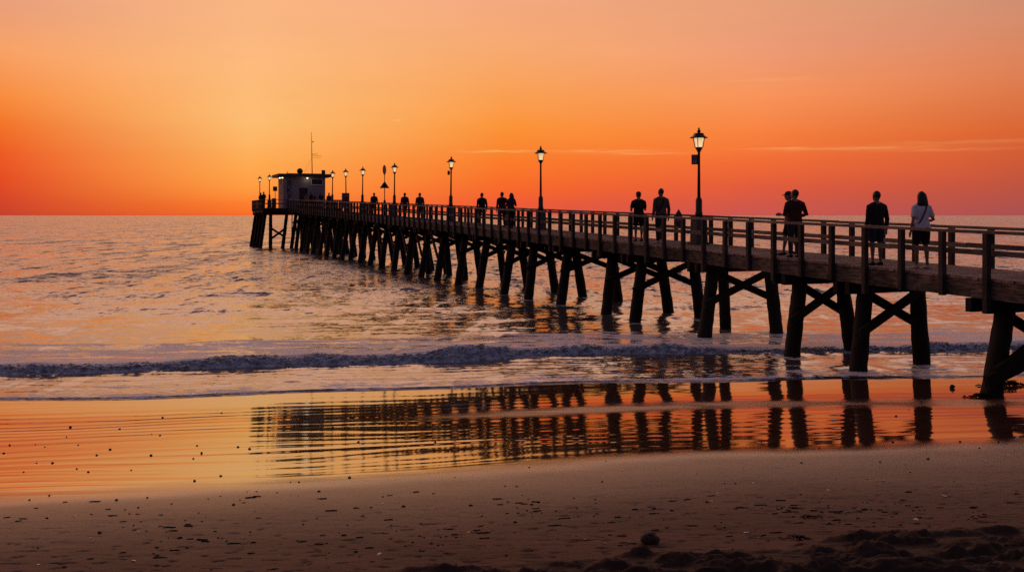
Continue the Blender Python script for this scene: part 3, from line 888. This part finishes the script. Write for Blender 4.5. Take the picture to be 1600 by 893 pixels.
# signs
t_ = on_pier('warning_sign', 601, 18.2); t_.rotation_euler = (0, 0, 0)
tag(t_, 'pole with a dark triangular warning sign and a disc seen edge on above', 'sign')
o = MB(); o.lathe([(.09, 0), (.09, 1.05), (.05, 1.12), (.032, 1.15), (.028, 3.0)], 10); o.build('pole', M['metal'], t_, True)
o = MB()
tri = [(-.36, 1.98), (.36, 1.98), (0, 2.50)]
o.add([(x, -.05, z) for x, z in tri]+[(x, -.02, z) for x, z in tri], [(0, 1, 2), (5, 4, 3), (0, 3, 4, 1), (1, 4, 5, 2), (2, 5, 3, 0)])
tp = o.build('triangle_plate', M['sign'], t_)
o = MB(); tri2 = [(-.24, 2.045), (.24, 2.045), (0, 2.39)]
o.add([(x, -.056, z) for x, z in tri2]+[(x, -.052, z) for x, z in tri2], [(0, 1, 2), (5, 4, 3), (0, 3, 4, 1), (1, 4, 5, 2), (2, 5, 3, 0)])
o.build('triangle_face', M['ink'], tp)
o = MB(); rr = Matrix.Rotation(R(76), 3, 'Z')
prof = []
o.ell((-.01, -.02, 3.32), (.36, .03, .36), 20, 14, rr); o.build('disc_plate', M['sign'], t_, True)
t_ = on_pier('info_board', 540, 17.3); t_.rotation_euler = (0, 0, .1)
tag(t_, 'dark grey upright info board standing on the deck in front of a lamp post', 'sign')
o = MB(); o.box((0, 0, 1.05), (.62, .06, 1.15)); o.build('panel', M['signgrey'], t_, bevel=.01)
for sx in (-1, 1):
    o = MB(); o.box((sx*.27, .03, .42), (.06, .08, .84)); o.build('leg', M['metal'], t_)
o = MB(); o.box((0, -.036, 1.50), (.5, .008, .12)); o.box((0, -.036, 1.05), (.5, .008, .6)); o.build('poster', M['sign'], t_)
D = 111.6; t_ = empty('square_sign', ((430-800)/F*D, D, ZP)); tag(t_, 'small square sign on a thin post at the platform edge left of the pavilion', 'sign')
o = MB(); o.tube([((0, 0, 0), .035, .035), ((0, 0, 2.35), .03, .03)], 8); o.build('post', M['metal'], t_)
o = MB(); o.box((0, -.045, 2.10), (.46, .03, .50)); o.build('plate', M['sign'], t_)
D = 110.9; t_ = empty('waste_bin', ((425-800)/F*D, D+.9, ZP)); tag(t_, 'dark upright bin standing behind the front rail of the platform left of the pavilion', 'bin')
o = MB(); o.lathe([(.2, 0), (.24, .05), (.25, .95)], 14); o.build('body', M['metal'], t_, True)
o = MB(); o.lathe([(.27, .95), (.27, 1.0), (.12, 1.08)], 14); o.build('lid', M['metal'], t_)
x, y_ = X_F-.11, pier_at(1055, 18.5)[1]
t_ = empty('pointed_board', PW(x, y_, zdeck(y_)), 0); tag(t_, 'narrow dark red board with a pointed top fixed inside the far railing', 'sign')
o = MB(); pts = [(-.12, .50), (.12, .50), (.12, .90), (.0, 1.10), (-.12, .90)]
o.add([(x_, -.06, z) for x_, z in pts]+[(x_, -.02, z) for x_, z in pts], [(0, 1, 2, 3, 4), (9, 8, 7, 6, 5)]+[(i, i+5, (i+1) % 5+5, (i+1) % 5) for i in range(5)])
bo = o.build('board', M['sign'], t_)
o = MB(); o.box((0, -.064, .76), (.15, .006, .18)); o.build('notice', M['signgrey'], bo)
# frayed rope ends under the deck
x, y_ = pier_at(1520, 16.4)
t_ = MB()
for dx, ln, kx in ((-.45, .16, .03), (-.36, .22, -.03), (-.28, .20, .05), (0.0, .26, .0)):
    p0 = PW(X_N-.01, y_+dx*1.0, zdeck(y_)-.40)
    t_.tube([(p0, .006, .006), (p0+Vector((kx, 0, -ln*.5)), .006, .006), (p0+Vector((kx*.3, 0, -ln)), .004, .004)], 6)
ro = t_.build('frayed_rope', M['weed']); tag(ro, 'frayed rope ends hanging below the deck edge near the beach', 'rope')

# ------------------------------------------------------------------ people
def remeshed(mb, name, mat, parent, voxel, smooth=6):
    o = mb.build(name, mat, None)
    md = o.modifiers.new('R', 'REMESH'); md.mode = 'VOXEL'; md.voxel_size = voxel; md.use_smooth_shade = True
    sm = o.modifiers.new('S', 'SMOOTH'); sm.factor = .5; sm.iterations = smooth
    dg = bpy.context.evaluated_depsgraph_get(); dg.update()
    me = bpy.data.meshes.new_from_object(o.evaluated_get(dg))
    me.name = name
    old = o.data
    o.modifiers.clear(); o.data = me
    bpy.data.meshes.remove(old)
    o.name = name
    o.parent = parent
    return o
def vlerp(a, b, f): return Vector(a)*(1-f)+Vector(b)*f
def person(label, loc, rz, h=1.72, wide=1.0, top='short', topm='black', bottom='shorts', botm='greycloth', hair='short', shoe='black',
           arms=('hang', 'hang'), legs=((-.10, 0.0), (.10, .0)), near=True, group=None, headturn=0.0, strap=None, lean=0.0, female=False):
    root = empty('person', loc, rz); tag(root, label, 'person', group)
    k = h/1.74
    vox = (.009 if near else .017)
    sw = (.165 if female else .19)*wide; hw_ = (.175 if female else .163)*wide; ww = (.128 if female else .145)*wide
    def T(p):                                  # lean about the hips, scale
        p = Vector(p)
        if p.z > .95: p.y += lean*(p.z-.95)
        return p*k
    def torso(mb, g, z0=.84, z1=1.50):
        rings = [(.84, hw_*.72, .10), (.93, hw_, .122), (1.02, hw_*.95, .115), (1.10, ww, .105), (1.22, ww*1.1, .115), (1.34, sw*.93, .118), (1.41, sw*.88, .10), (1.455, sw*.62, .078), (1.50, .065, .062)]
        pts = [(T((0, 0, z)), (rx+g)*k, (ry+g)*k) for z, rx, ry in rings if z0-.001 <= z <= z1+.001]
        mb.tube(pts, 20, ref=(0, 1, 0))
    J = {}
    for s_, ap, lg in ((-1, arms[0], legs[0]), (1, arms[1], legs[1])):
        sh = Vector((s_*sw, 0, 1.385))
        E = {'hang': ((.055, -.03, -.29), (.075, .03, -.54)), 'swing': ((.06, .06, -.285), (.07, .20, -.50)), 'back': ((.05, -.12, -.27), (.06, -.13, -.52)),
             'front': ((.06, .02, -.28), (-.03, .24, -.27)), 'phone': ((.05, .06, -.28), (.12, .30, -.22)), 'reach': ((.05, .14, -.22), (.10, .38, -.20)),
             'up': ((.09, .04, -.27), (.01, .15, -.06)), 'tucked': ((.09, -.05, -.28), (.0, .17, -.30)), 'arm_in_arm': ((.10, -.02, -.26), (.17, .15, -.40))}[ap]
        el_, wr = [sh+Vector((s_*e[0], e[1], e[2])) for e in E]
        hip = Vector((s_*.088*wide, 0, .90)); fx, fy_ = lg[0], lg[1]
        lift = lg[2] if len(lg) > 2 else 0.0
        an = Vector((fx, fy_, .085+lift))
        kn = (hip+an)/2+Vector((s_*.004, .035+lift*.6, .02))
        J[s_] = (sh, el_, wr, hip, kn, an)
    body = MB()
    torso(body, 0)
    body.tube([(T((0, 0, 1.44)), .062*k, .058*k), (T((0, .008, 1.53)), .054*k, .054*k), (T((0, .02, 1.60)), .055*k, .058*k)], 14)
    hr = Matrix.Rotation(headturn, 3, 'Z')
    hc = T((0, .02, 1.635)); k0 = k; k = k*1.10; hd = lambda p: hc+hr @ (Vector(p)*k0*1.10)
    body.ell(hc, (.074*k, .094*k, .112*k), 18, 12, hr)
    body.ell(hd((0, .03, -.055)), (.052*k, .062*k, .062*k), 14, 10, hr)                 # jaw
    body.tube([(hd((0, .088, .02)), .008*k, .008*k), (hd((0, .108, -.022)), .014*k, .012*k), (hd((0, .095, -.034)), .010*k, .008*k)], 8)
    body.ell(hd((0, .088, -.058)), (.022*k, .010*k, .009*k), 8, 6, hr)                   # lips
    for s_ in (-1, 1):
        k = k0*1.1
        body.ell(hd((s_*.076, 0, -.01)), (.012*k, .020*k, .032*k), 8, 8, hr)             # ears
        body.ell(hd((s_*.030, .083, .012)), (.015*k, .010*k, .009*k), 8, 6, hr)          # eye lids
        sh, el_, wr, hip, kn, an = J[s_]; k = k0
        f_ = .9 if female else 1.0
        body.tube([(T((s_*.02, 0, 1.49)), .045*k, .045*k), (T((s_*.10, 0, 1.445)), .056*k, .056*k), (T(sh), .056*f_*k, .056*f_*k), (T(vlerp(sh, el_, .35)), .050*f_*k, .050*f_*k), (T(el_), .040*f_*k, .040*f_*k), (T(vlerp(el_, wr, .3)), .040*f_*k, .040*f_*k), (T(wr), .027*k, .025*k)], 12)
        # hand: palm, four fingers, thumb
        dirv = (T(wr)-T(el_)).normalized(); sidev = Vector((0, 1, 0)) if abs(dirv.y) < .8 else Vector((0, 0, 1))
        sidev = (sidev-dirv*sidev.dot(dirv)).normalized(); nv = dirv.cross(sidev).normalized()*s_
        w0 = T(wr)
        body.tube([(w0-dirv*.02, .026*k, .020*k), (w0+dirv*.045*k, .040*k, .019*k), (w0+dirv*.090*k, .040*k, .016*k)], 10, ref=nv)
        if near:
            for fi, ln in enumerate((.068, .076, .070, .055)):
                b0 = w0+dirv*.080*k+sidev*((.030-fi*.020)*k)
                b1 = b0+dirv*ln*.5*k+nv*.004; b2 = b0+dirv*ln*.85*k-nv*.018*k
                body.tube([(b0-dirv*.02, .0095*k, .0095*k), (b1, .009*k, .009*k), (b2, .008*k, .008*k)], 8)
            b0 = w0+dirv*.02*k+sidev*.028*k
            body.tube([(b0, .012*k, .012*k), (b0+dirv*.03*k+sidev*.024*k, .011*k, .011*k), (b0+dirv*.06*k+sidev*.026*k-nv*.012*k, .009*k, .009*k)], 8)
        else:
            body.tube([(w0+dirv*.08*k, .036*k, .015*k), (w0+dirv*.15*k-nv*.02*k, .03*k, .012*k)], 8, ref=nv)
        body.tube([(T(hip), .090*wide*k, .095*k), (T(vlerp(hip, kn, .45)), .076*wide*k, .082*k), (T(kn), .053*k, .056*k), (T(vlerp(kn, an, .3)+Vector((0, -.018, 0))), .053*k, .058*k), (T(vlerp(kn, an, .75)), .036*k, .038*k), (T(an), .034*k, .036*k), (T(an-Vector((0, 0, .05))), .036*k, .04*k)], 14)
        body.tube([(T(an+Vector((0, -.055, -.05))), .033*k, .030*k), (T(an+Vector((0, .03, -.045))), .038*k, .036*k), (T(an+Vector((s_*.008, .13, -.062))), .042*k, .020*k), (T(an+Vector((s_*.008, .17, -.066))), .030*k, .014*k)], 10, ref=(0, 0, 1))
    remeshed(body, 'body', M['skin'], root, vox, 4)
    # top
    mb = MB(); torso(mb, .018, .93, 1.455)
    if not female: mb.tube([(T((0, 0, 1.44)), .075*k, .07*k), (T((0, .004, 1.495)), .062*k, .062*k)], 14)
    for s_ in (-1, 1):
        sh, el_, wr = J[s_][:3]
        pts = [(T((s_*.03, 0, 1.465)), .055*k, .06*k), (T((s_*.10, 0, 1.435)), .066*k, .068*k), (T(sh), .070*k, .070*k), (T(vlerp(sh, el_, .35)), .066*k, .066*k)]
        if top == 'long': pts += [(T(el_), .055*k, .055*k), (T(vlerp(el_, wr, .5)), .050*k, .050*k), (T(vlerp(el_, wr, .97)), .040*k, .040*k)]
        else: pts += [(T(vlerp(sh, el_, .72)), .064*k, .064*k)]
        mb.tube(pts, 14)
    hem = MB()
    if top != 'none': remeshed(mb, 'shirt', M[topm], root, vox*1.1, 3)
    # bottom
    mb = MB(); torso(mb, .016, .84, 1.02)
    end = {'shorts': .88, 'trousers': 1.9, 'short_shorts': .6}.get(bottom, .9)
    if bottom == 'skirt':
        mb.tube([(T((0, 0, 1.0)), hw_*1.0*k, .13*k), (T((0, 0, .85)), hw_*1.18*k, .16*k), (T((0, 0, .58)), hw_*1.35*k, .19*k)], 18)
    else:
        for s_ in (-1, 1):
            hip, kn, an = J[s_][3:]
            pts = [(T(hip+Vector((0, 0, .03))), .098*wide*k, .11*k), (T(vlerp(hip, kn, .4)), .094*wide*k, .100*k)]
            if end < 1: pts += [(T(vlerp(hip, kn, end)), .088*k, .092*k)]
            else: pts += [(T(kn), .070*k, .074*k), (T(vlerp(kn, an, .5)), .064*k, .068*k), (T(vlerp(kn, an, .98)), .056*k, .062*k)]
            mb.tube(pts, 14)
    remeshed(mb, {'skirt': 'skirt', 'trousers': 'trousers'}.get(bottom, 'shorts'), M[botm], root, vox*1.1, 3)
    # shoes
    for s_ in (-1, 1):
        an = J[s_][5]; mb = MB()
        mb.tube([(T(an+Vector((0, -.075, -.058))), .034*k, .024*k), (T(an+Vector((0, -.03, -.045))), .044*k, .042*k), (T(an+Vector((0, .05, -.052))), .047*k, .036*k), (T(an+Vector((s_*.008, .14, -.062))), .048*k, .024*k), (T(an+Vector((s_*.008, .185, -.068))), .030*k, .014*k)], 12, ref=(0, 0, 1))
        mb.build('shoe', M[shoe], root, True)
    # hair or hat
    k = k0*1.10; mb = MB()
    mb.ell(hd((0, -.018, .028)), (.083*k, .095*k, .098*k), 16, 10, hr)
    if hair == 'long':
        mb.tube([(hd((0, -.03, .06)), .092*k, .078*k), (hd((0, -.055, -.04)), .112*k, .074*k), (hd((0, -.07, -.13)), .128*k, .066*k), (hd((0, -.075, -.19)), .112*k, .05*k)], 16, ref=(0, 1, 0))
    elif hair == 'bob':
        mb.tube([(hd((0, -.02, .06)), .088*k, .08*k), (hd((0, -.035, -.04)), .096*k, .075*k), (hd((0, -.045, -.12)), .085*k, .06*k)], 16)
    elif hair == 'bun':
        mb.ell(hd((0, -.11, .05)), (.045*k, .045*k, .045*k), 10, 8)
    remeshed(mb, 'hair', M['hair'], root, .012, 2)
    if hair == 'cap':
        mb = MB(); mb.ell(hd((0, .0, .05)), (.088*k, .105*k, .078*k), 16, 10, hr)
        mb.tube([(hd((0, .06, .035)), .075*k, .012*k), (hd((0, .13, .025)), .07*k, .010*k), (hd((0, .17, .015)), .045*k, .008*k)], 12, ref=(0, 0, 1))
        remeshed(mb, 'cap', M['greycloth'], root, .012, 2)
    if strap:
        k = k0; mb = MB(); pts = []
        for i in range(25):
            a = 2*math.pi*i/24
            f = (math.cos(a)+1)/2                     # 1 at the shoulder, 0 at the hip
            x_ = strap*(-.075+ (.06+.165)*(1-f))*1.0
            sn = math.sin(a); fy2 = math.copysign(abs(sn)**.4, sn)*(.150 if 0 < i < 24 else .0)
            pts.append((T((x_, fy2, 1.475-.46*(1-f))), .009*k, .016*k))
        mb.tube(pts, 6, ref=(1, 0, 0)); mb.build('bag_strap', M['black'], root)
    return root
WALK = ((-.09, .14), (.09, -.12, .02)); WALK2 = ((-.09, -.12, .02), (.09, .14)); STAND = ((-.11, 0), (.11, .02))
def ppos(px, a):
    x, y_ = pier_at(px, a); return PW(x, y_, zdeck(y_))
G = 'people strolling on the pier'
person('woman with long dark hair in a white t-shirt and black shorts', ppos(1440, 17.1), ANG*.6, 1.65, 1.12, 'short', 'tee', 'shorts', 'black', 'long', 'shoe', ('hang', 'tucked'), ((-.10, .05), (.11, -.06)), True, G, -.1, strap=-1, female=True)
person('man in a black long sleeved top and dark shorts standing beside the woman in white', ppos(1370, 16.85), ANG*.7, 1.66, 1.08, 'long', 'black', 'shorts', 'navy', 'short', 'black', ('hang', 'hang'), STAND, True, G)
person('man in a maroon shirt standing close in front of a gesturing woman', ppos(1242, 16.8), ANG*.4, 1.70, 1.1, 'long', 'maroon', 'trousers', 'greycloth', 'short', 'black', ('front', 'tucked'), STAND, True, G, .5)
person('woman mostly hidden by the man in maroon, holding one hand out to the left', ppos(1233.5, 17.3), R(65), 1.66, .95, 'short', 'tan', 'shorts', 'black', 'cap', 'black', ('front', 'front'), ((-.10, .14), (.08, -.22, .03)), True, G, .1, female=True)
person('man wearing a cap, black t-shirt and long shorts who holds out his right hand', ppos(998, 17.05), ANG*.5, 1.66, 1.1, 'short', 'black', 'shorts', 'black', 'cap', 'black', ('tucked', 'phone'), STAND, True, G, -.3)
person('broad man in a khaki top and blue jeans with a strap across his back', ppos(1033, 17.1), ANG, 1.76, 1.1, 'long', 'khaki', 'trousers', 'navy', 'short', 'shoe', ('hang', 'hang'), ((-.05, .12), (.05, -.08, .01)), True, G, 0, strap=-1)
person('lone man in a black top walking behind the arm in arm couple', ppos(753, 17.6), ANG, 1.62, 1.1, 'long', 'black', 'trousers', 'greycloth', 'short', 'black', ('hang', 'hang'), STAND, True, G)
person('man in a dark maroon top walking arm in arm with a long haired woman', ppos(784.5, 17.6), ANG, 1.66, 1.1, 'long', 'maroon', 'trousers', 'black', 'short', 'black', ('hang', 'arm_in_arm'), WALK, True, G)
person('woman with long hair walking arm in arm with a man in maroon', ppos(799, 17.6), ANG, 1.62, 1.0, 'long', 'navy', 'trousers', 'black', 'long', 'black', ('arm_in_arm', 'up'), WALK2, True, G, female=True)
person('man in charcoal walking between the maroon topped walker and a lamp post', ppos(656, 17.6), ANG, 1.62, 1.1, 'long', 'greycloth', 'trousers', 'greycloth', 'short', 'black', ('hang', 'hang'), WALK, False, G)
person('man in maroon top walking just ahead of another lone walker towards the pavilion', ppos(632.5, 17.5), ANG, 1.62, 1.1, 'long', 'maroon', 'trousers', 'black', 'short', 'black', ('hang', 'hang'), WALK2, False, G)
person('stocky man in black standing between the lamp post and the triangular warning sign', ppos(584.5, 17.5), ANG, 1.62, 1.1, 'long', 'black', 'trousers', 'black', 'short', 'black', ('hang', 'hang'), STAND, False, G)
person('slim person standing at the railing by the right corner of the pavilion', ppos(514, 18.2), ANG, 1.62, .9, 'long', 'maroon', 'trousers', 'black', 'short', 'black', ('hang', 'front'), STAND, False, G)
G2 = 'people standing outside the pavilion'
for px, D, h_, tm, hr_, lb, rz in ((478, 108.5, 1.5, 'tan', 'short', 'person in a pale top leaning by the dark pavilion door', .6), (486, 109.5, 1.7, 'black', 'bob', 'person in black standing close beside the pale topped one outside the pavilion', -.8),
                        (492, 108.8, 1.62, 'greycloth', 'short', 'person in grey with bent arms beside the one in black outside the pavilion', 1.2), (501.5, 109.6, 1.66, 'black', 'short', 'person in black standing alone below the pavilion window', .2)):
    X = (px-800)/F*D; v = Vector((X, D)); ly = -v.x*SA+v.y*CA
    person(lb, (X, D, zdeck(min(ly, 111.5))), ANG+rz, h_, 1.0, 'long', tm, 'trousers', 'black', hr_, 'black', ('front', 'tucked'), STAND, False, G2)
for px, D, h_, tm, lb in ((405.5, 111.8, 1.66, 'black', 'person in black leaning at the left rail of the platform below a lamp'), (410.0, 112.6, 1.78, 'maroon', 'taller person standing right beside the leaning one at the platform edge')):
    person(lb, ((px-800)/F*D+.15, D, ZP), ANG+.4, h_, 1.0, 'long', tm, 'trousers', 'black', 'short', 'black', ('front', 'front'), STAND, False, G2)

# ------------------------------------------------------------------ things lying on the beach
dgb = bpy.context.evaluated_depsgraph_get()
def on_sand(px, py):
    X, Y = px_to_sand(px, py)
    wl = float(wet_y(np.array(X)))
    wt = float(sstep(-.25, 1.1, np.array(Y-wl)))
    z = float(sand_base(np.array(X), np.array(Y)))+float(sand_extra(np.array([X]), np.array([Y]))[0])*(1-.85*wt)
    return Vector((X, Y, z)), wt
def stone_mesh(name, r, mat, seed, flat=.6, rough=.25, sub=(14, 9)):
    mb = MB(); mb.ell((0, 0, 0), (r, r*.8, r*flat), *sub)
    out = []
    for p in mb.v:
        v = Vector(p); n = mnoise.fractal(v/r*1.1+Vector((seed*7.1, seed*3.3, seed)), 1, 2, 4)
        out.append(v*(1+rough*n))
    mb.v = [tuple(v) for v in out]
    o = mb.build(name, mat, None, True)
    return o
DARK = [(827,730),(947,720),(941,752),(897,778),(930,780),(1022,794,1.7),(1050,798,1.5),(1149,755),(1167,775),(1251,772),(1355,748),(1422,738),(1450,717,1.4),(1491,752),(1307,748),(1131,753),(1348,784),(871,841),(900,837),(1037,811),(805,815,1.5),(1375,722),(1252,723),(1120,794),(1100,797),
 (120,732,1.4),(138,737),(110,667),(187,670),(254,652),(346,645),(372,698),(390,701),(304,751,1.3),(345,743),(77,774),(46,781),(182,782,1.4),(230,778),(190,815),(156,832,1.6),(216,793),(268,787),(365,788,1.3),(398,798),(335,830),(546,746,1.3),(454,753),(467,753),(630,791,1.8),(735,789,1.5),(718,808),(474,819),(495,809),(260,831),(556,862,1.7),(562,869),(250,680),(237,678),(172,702),(82,723),(57,723),(37,737),(15,695),(6,708),(55,694),(70,698),(104,682),(122,695),(151,711),(308,696),(302,716),(315,707),(236,711),(205,734),
 (648,859),(656,859),(510,872),(690,868),(330,890),(1090,700),(1190,690),(1280,700),(1395,690),(1500,690),(1420,640),(1440,630),(1400,650),(1330,655),(1560,690),(1588,766),(1530,700),(520,668),(560,690),(610,650),(680,690),(700,705),(770,700)]
SHELL = [(972,735),(1088,739),(1131,754),(1176,754),(1120,771),(1105,784,1.4),(1112,783),(1477,775,1.6),(1167,832,2.0),(1432,812,1.5),(1380,751),(1415,725),(1294,766),(1357,784),(117,806),(141,840),(209,876,1.5),(216,831),(598,786),(752,805),(593,866,1.5),(60,881),(498,767),(1185,838),(1302,656,1.3),(1590,683),(1575,710),(1540,720),(945,850),(915,842)]
pro = [stone_mesh('pebble', 1.0, M['pebble'], i+1) for i in range(4)]
for i, e in enumerate(DARK):
    px, py = e[:2]; k = (e[2] if len(e) > 2 else 1.0)*rnd.uniform(.55, 1.15)
    o = pro[i] if i < 4 else pro[i % 4].copy()
    if i >= 4: COL.objects.link(o)
    p, wt = on_sand(px, py)
    r = k*2.1*p.y/F
    o.location = p+Vector((0, 0, r*.25)); o.scale = (r, r, r); o.rotation_euler = (rnd.uniform(-.3, .3), rnd.uniform(-.3, .3), rnd.uniform(0, 6))
    if wt > .5: tag(o, 'tiny dark pebble lying on the wet shining sand', 'pebble', 'dark pebbles on the wet sand')
    else: tag(o, 'tiny dark pebble lying on the dull drier sand', 'pebble', 'dark pebbles on the drier sand')
def shell_mesh(i):
    mb = MB(); n = 12
    vs = [(0, -.6, .25)]; fs = []
    for ring, rr in ((1, .55), (2, 1.0)):
        for k in range(n):
            a = -.35+math.pi*1.22*k/(n-1)
            w_ = rr*(1+.05*(k % 2))
            vs.append((math.cos(a)*w_, -.6+1.35*math.sin(a)*w_*.8+.6*(rr-.5), .38*(1-rr*.9)+.03*(k % 2)))
    for k in range(n-1):
        fs.append((0, 1+k, 2+k)); fs.append((1+k, 1+n+k, 2+n+k, 2+k))
    m2 = len(vs)
    vs += [(x, y_, z-.10) for x, y_, z in vs]
    fs += [tuple(reversed([j+m2 for j in f])) for f in fs]
    mb.add(vs, fs)
    o = mb.build('shell', M['shell'], None, True)
    return o
sp_ = shell_mesh(0)
for i, e in enumerate(SHELL):
    px, py = e[:2]; k = (e[2] if len(e) > 2 else 1.0)
    o = sp_ if i == 0 else sp_.copy()
    if i: COL.objects.link(o)
    p, wt = on_sand(px, py); r = k*2.7*p.y/F
    o.location = p+Vector((0, 0, r*.2)); o.scale = (r, r, r*1.3); o.rotation_euler = (rnd.uniform(-.3, .5), rnd.uniform(-.4, .4), rnd.uniform(0, 6))
    tag(o, 'small pale shell lying on the sand', 'shell', 'pale shells on the sand')
tag(o, 'small pale shell lying on the sand', 'shell', 'pale shells on the sand')
o = sp_.copy(); o.data = sp_.data.copy(); o.data.materials[0] = M['yellowshell']; COL.objects.link(o)
p, wt = on_sand(732, 831); r = 2.5*p.y/F; o.location = p+Vector((0, 0, r*.2)); o.scale = (r, r, r); o.rotation_euler = (.2, 0, 1)
for key in ('group',):
    if key in o: del o[key]
tag(o, 'single yellow shell lying on the dull sand', 'shell')
# the one big stone
st = stone_mesh('beach_stone', .078, M['rock'], 3.7, .78, .28, (28, 18))
p, wt = on_sand(1016, 848); st.location = p+Vector((0, 0, .035)); st.rotation_euler = (.1, .1, .4)
tag(st, 'fist sized brown stone half sunk at the edge of the churned dark sand', 'stone')
st2 = stone_mesh('beach_stone', .06, M['pebble'], 9.1, .75, .25, (18, 12)); p, wt = on_sand(1488, 606); st2.location = p+Vector((0, 0, .03))
tag(st2, 'small round dark stone on the wet sand left of the nearest pile', 'stone')
def weed(px, py, wpx, hpx, lab, n=60, seed=1, name='seaweed_clump'):
    rr = random.Random(seed); p, wt = on_sand(px, py); W = wpx*p.y/F; Hh = hpx*p.y/F
    mb = MB()
    for i in range(n):
        u = rr.gauss(0, .32); v_ = rr.gauss(0, .25)
        c_ = Vector((u*W, v_*W*.45, max(0, Hh*.4*math.exp(-(u*u*6)))*rr.random()))
        d_ = Vector((rr.uniform(-1, 1), rr.uniform(-.6, .6), rr.uniform(-.1, .8)*math.exp(-u*u*8))).normalized()*W*rr.uniform(.06, .16)
        r_ = W*rr.uniform(.012, .03)
        mb.tube([(c_-d_, r_*.4, r_*.3), (c_+Vector((0, 0, r_)), r_, r_*.6), (c_+d_, r_*.3, r_*.2)], 6)
    o = mb.build(name, M['weed'], None, True); o.location = p+Vector((0, 0, .005))
    tag(o, lab, 'seaweed')
weed(1578, 602, 42, 16, 'dark clump of seaweed washed up right of the nearest pile', 110, 2)
weed(1535, 620, 40, 12, 'dark debris of weed gathered round the foot of the nearest pile', 90, 3)
weed(1245, 842, 34, 12, 'little tangle of dark weed at the edge of the churned sand', 40, 4)
weed(1265, 808, 26, 5, 'flat scrap of dark weed on the drier sand above the tangle', 30, 5)

# scraps of dark weed strewn over the drier sand: nobody could count them
mb = MB(); rr = random.Random(21)
cl = [(rr.uniform(60, 1590), rr.uniform(775, 868)) for _ in range(26)]+[(700, 826), (600, 850), (1340, 800), (1390, 796), (880, 815), (1290, 805), (560, 845), (720, 836), (1200, 796), (1480, 800)]
for i in range(330):
    if i < 230:
        c0 = rr.choice(cl); px, py = c0[0]+rr.gauss(0, 40), c0[1]+rr.gauss(0, 7)
    else: px, py = rr.uniform(0, 1600), rr.uniform(745, 890)
    if not (735 < py < 893): continue
    p, wt = on_sand(px, py)
    if wt > .3: continue
    L_ = rr.choice((.012, .02, .03, .05, .08))*rr.uniform(.5, 1.2)*.9; W_ = L_*rr.uniform(.12, .35); a0 = rr.gauss(.12, .22)
    n = 9; top = []; bot = []
    for k in range(n):
        a = 2*math.pi*k/n
        r_ = rr.uniform(.6, 1.1)
        x_, y_ = math.cos(a)*L_*r_, math.sin(a)*W_*r_
        x_, y_ = x_*math.cos(a0)-y_*math.sin(a0), x_*math.sin(a0)+y_*math.cos(a0)
        bot.append(p+Vector((x_, y_, -.004))); top.append(p+Vector((x_*.8, y_*.8, .004+rr.uniform(0, .004))))
    mb.add(bot+top, [tuple(range(n, 2*n))]+[(k, (k+1) % n, (k+1) % n+n, k+n) for k in range(n)])
tag(mb.build('weed_scraps', M['weed']), kind='stuff')

# ------------------------------------------------------------------ view
S.view_settings.view_transform = 'Standard'; S.view_settings.look = 'None'
S.view_settings.exposure = 0; S.view_settings.gamma = 1
S.render.engine = 'CYCLES'
S.cycles.max_bounces = 6; S.cycles.use_denoising = False
S.cycles.sample_clamp_indirect = 2.5
S.cycles.caustics_reflective = False; S.cycles.caustics_refractive = False
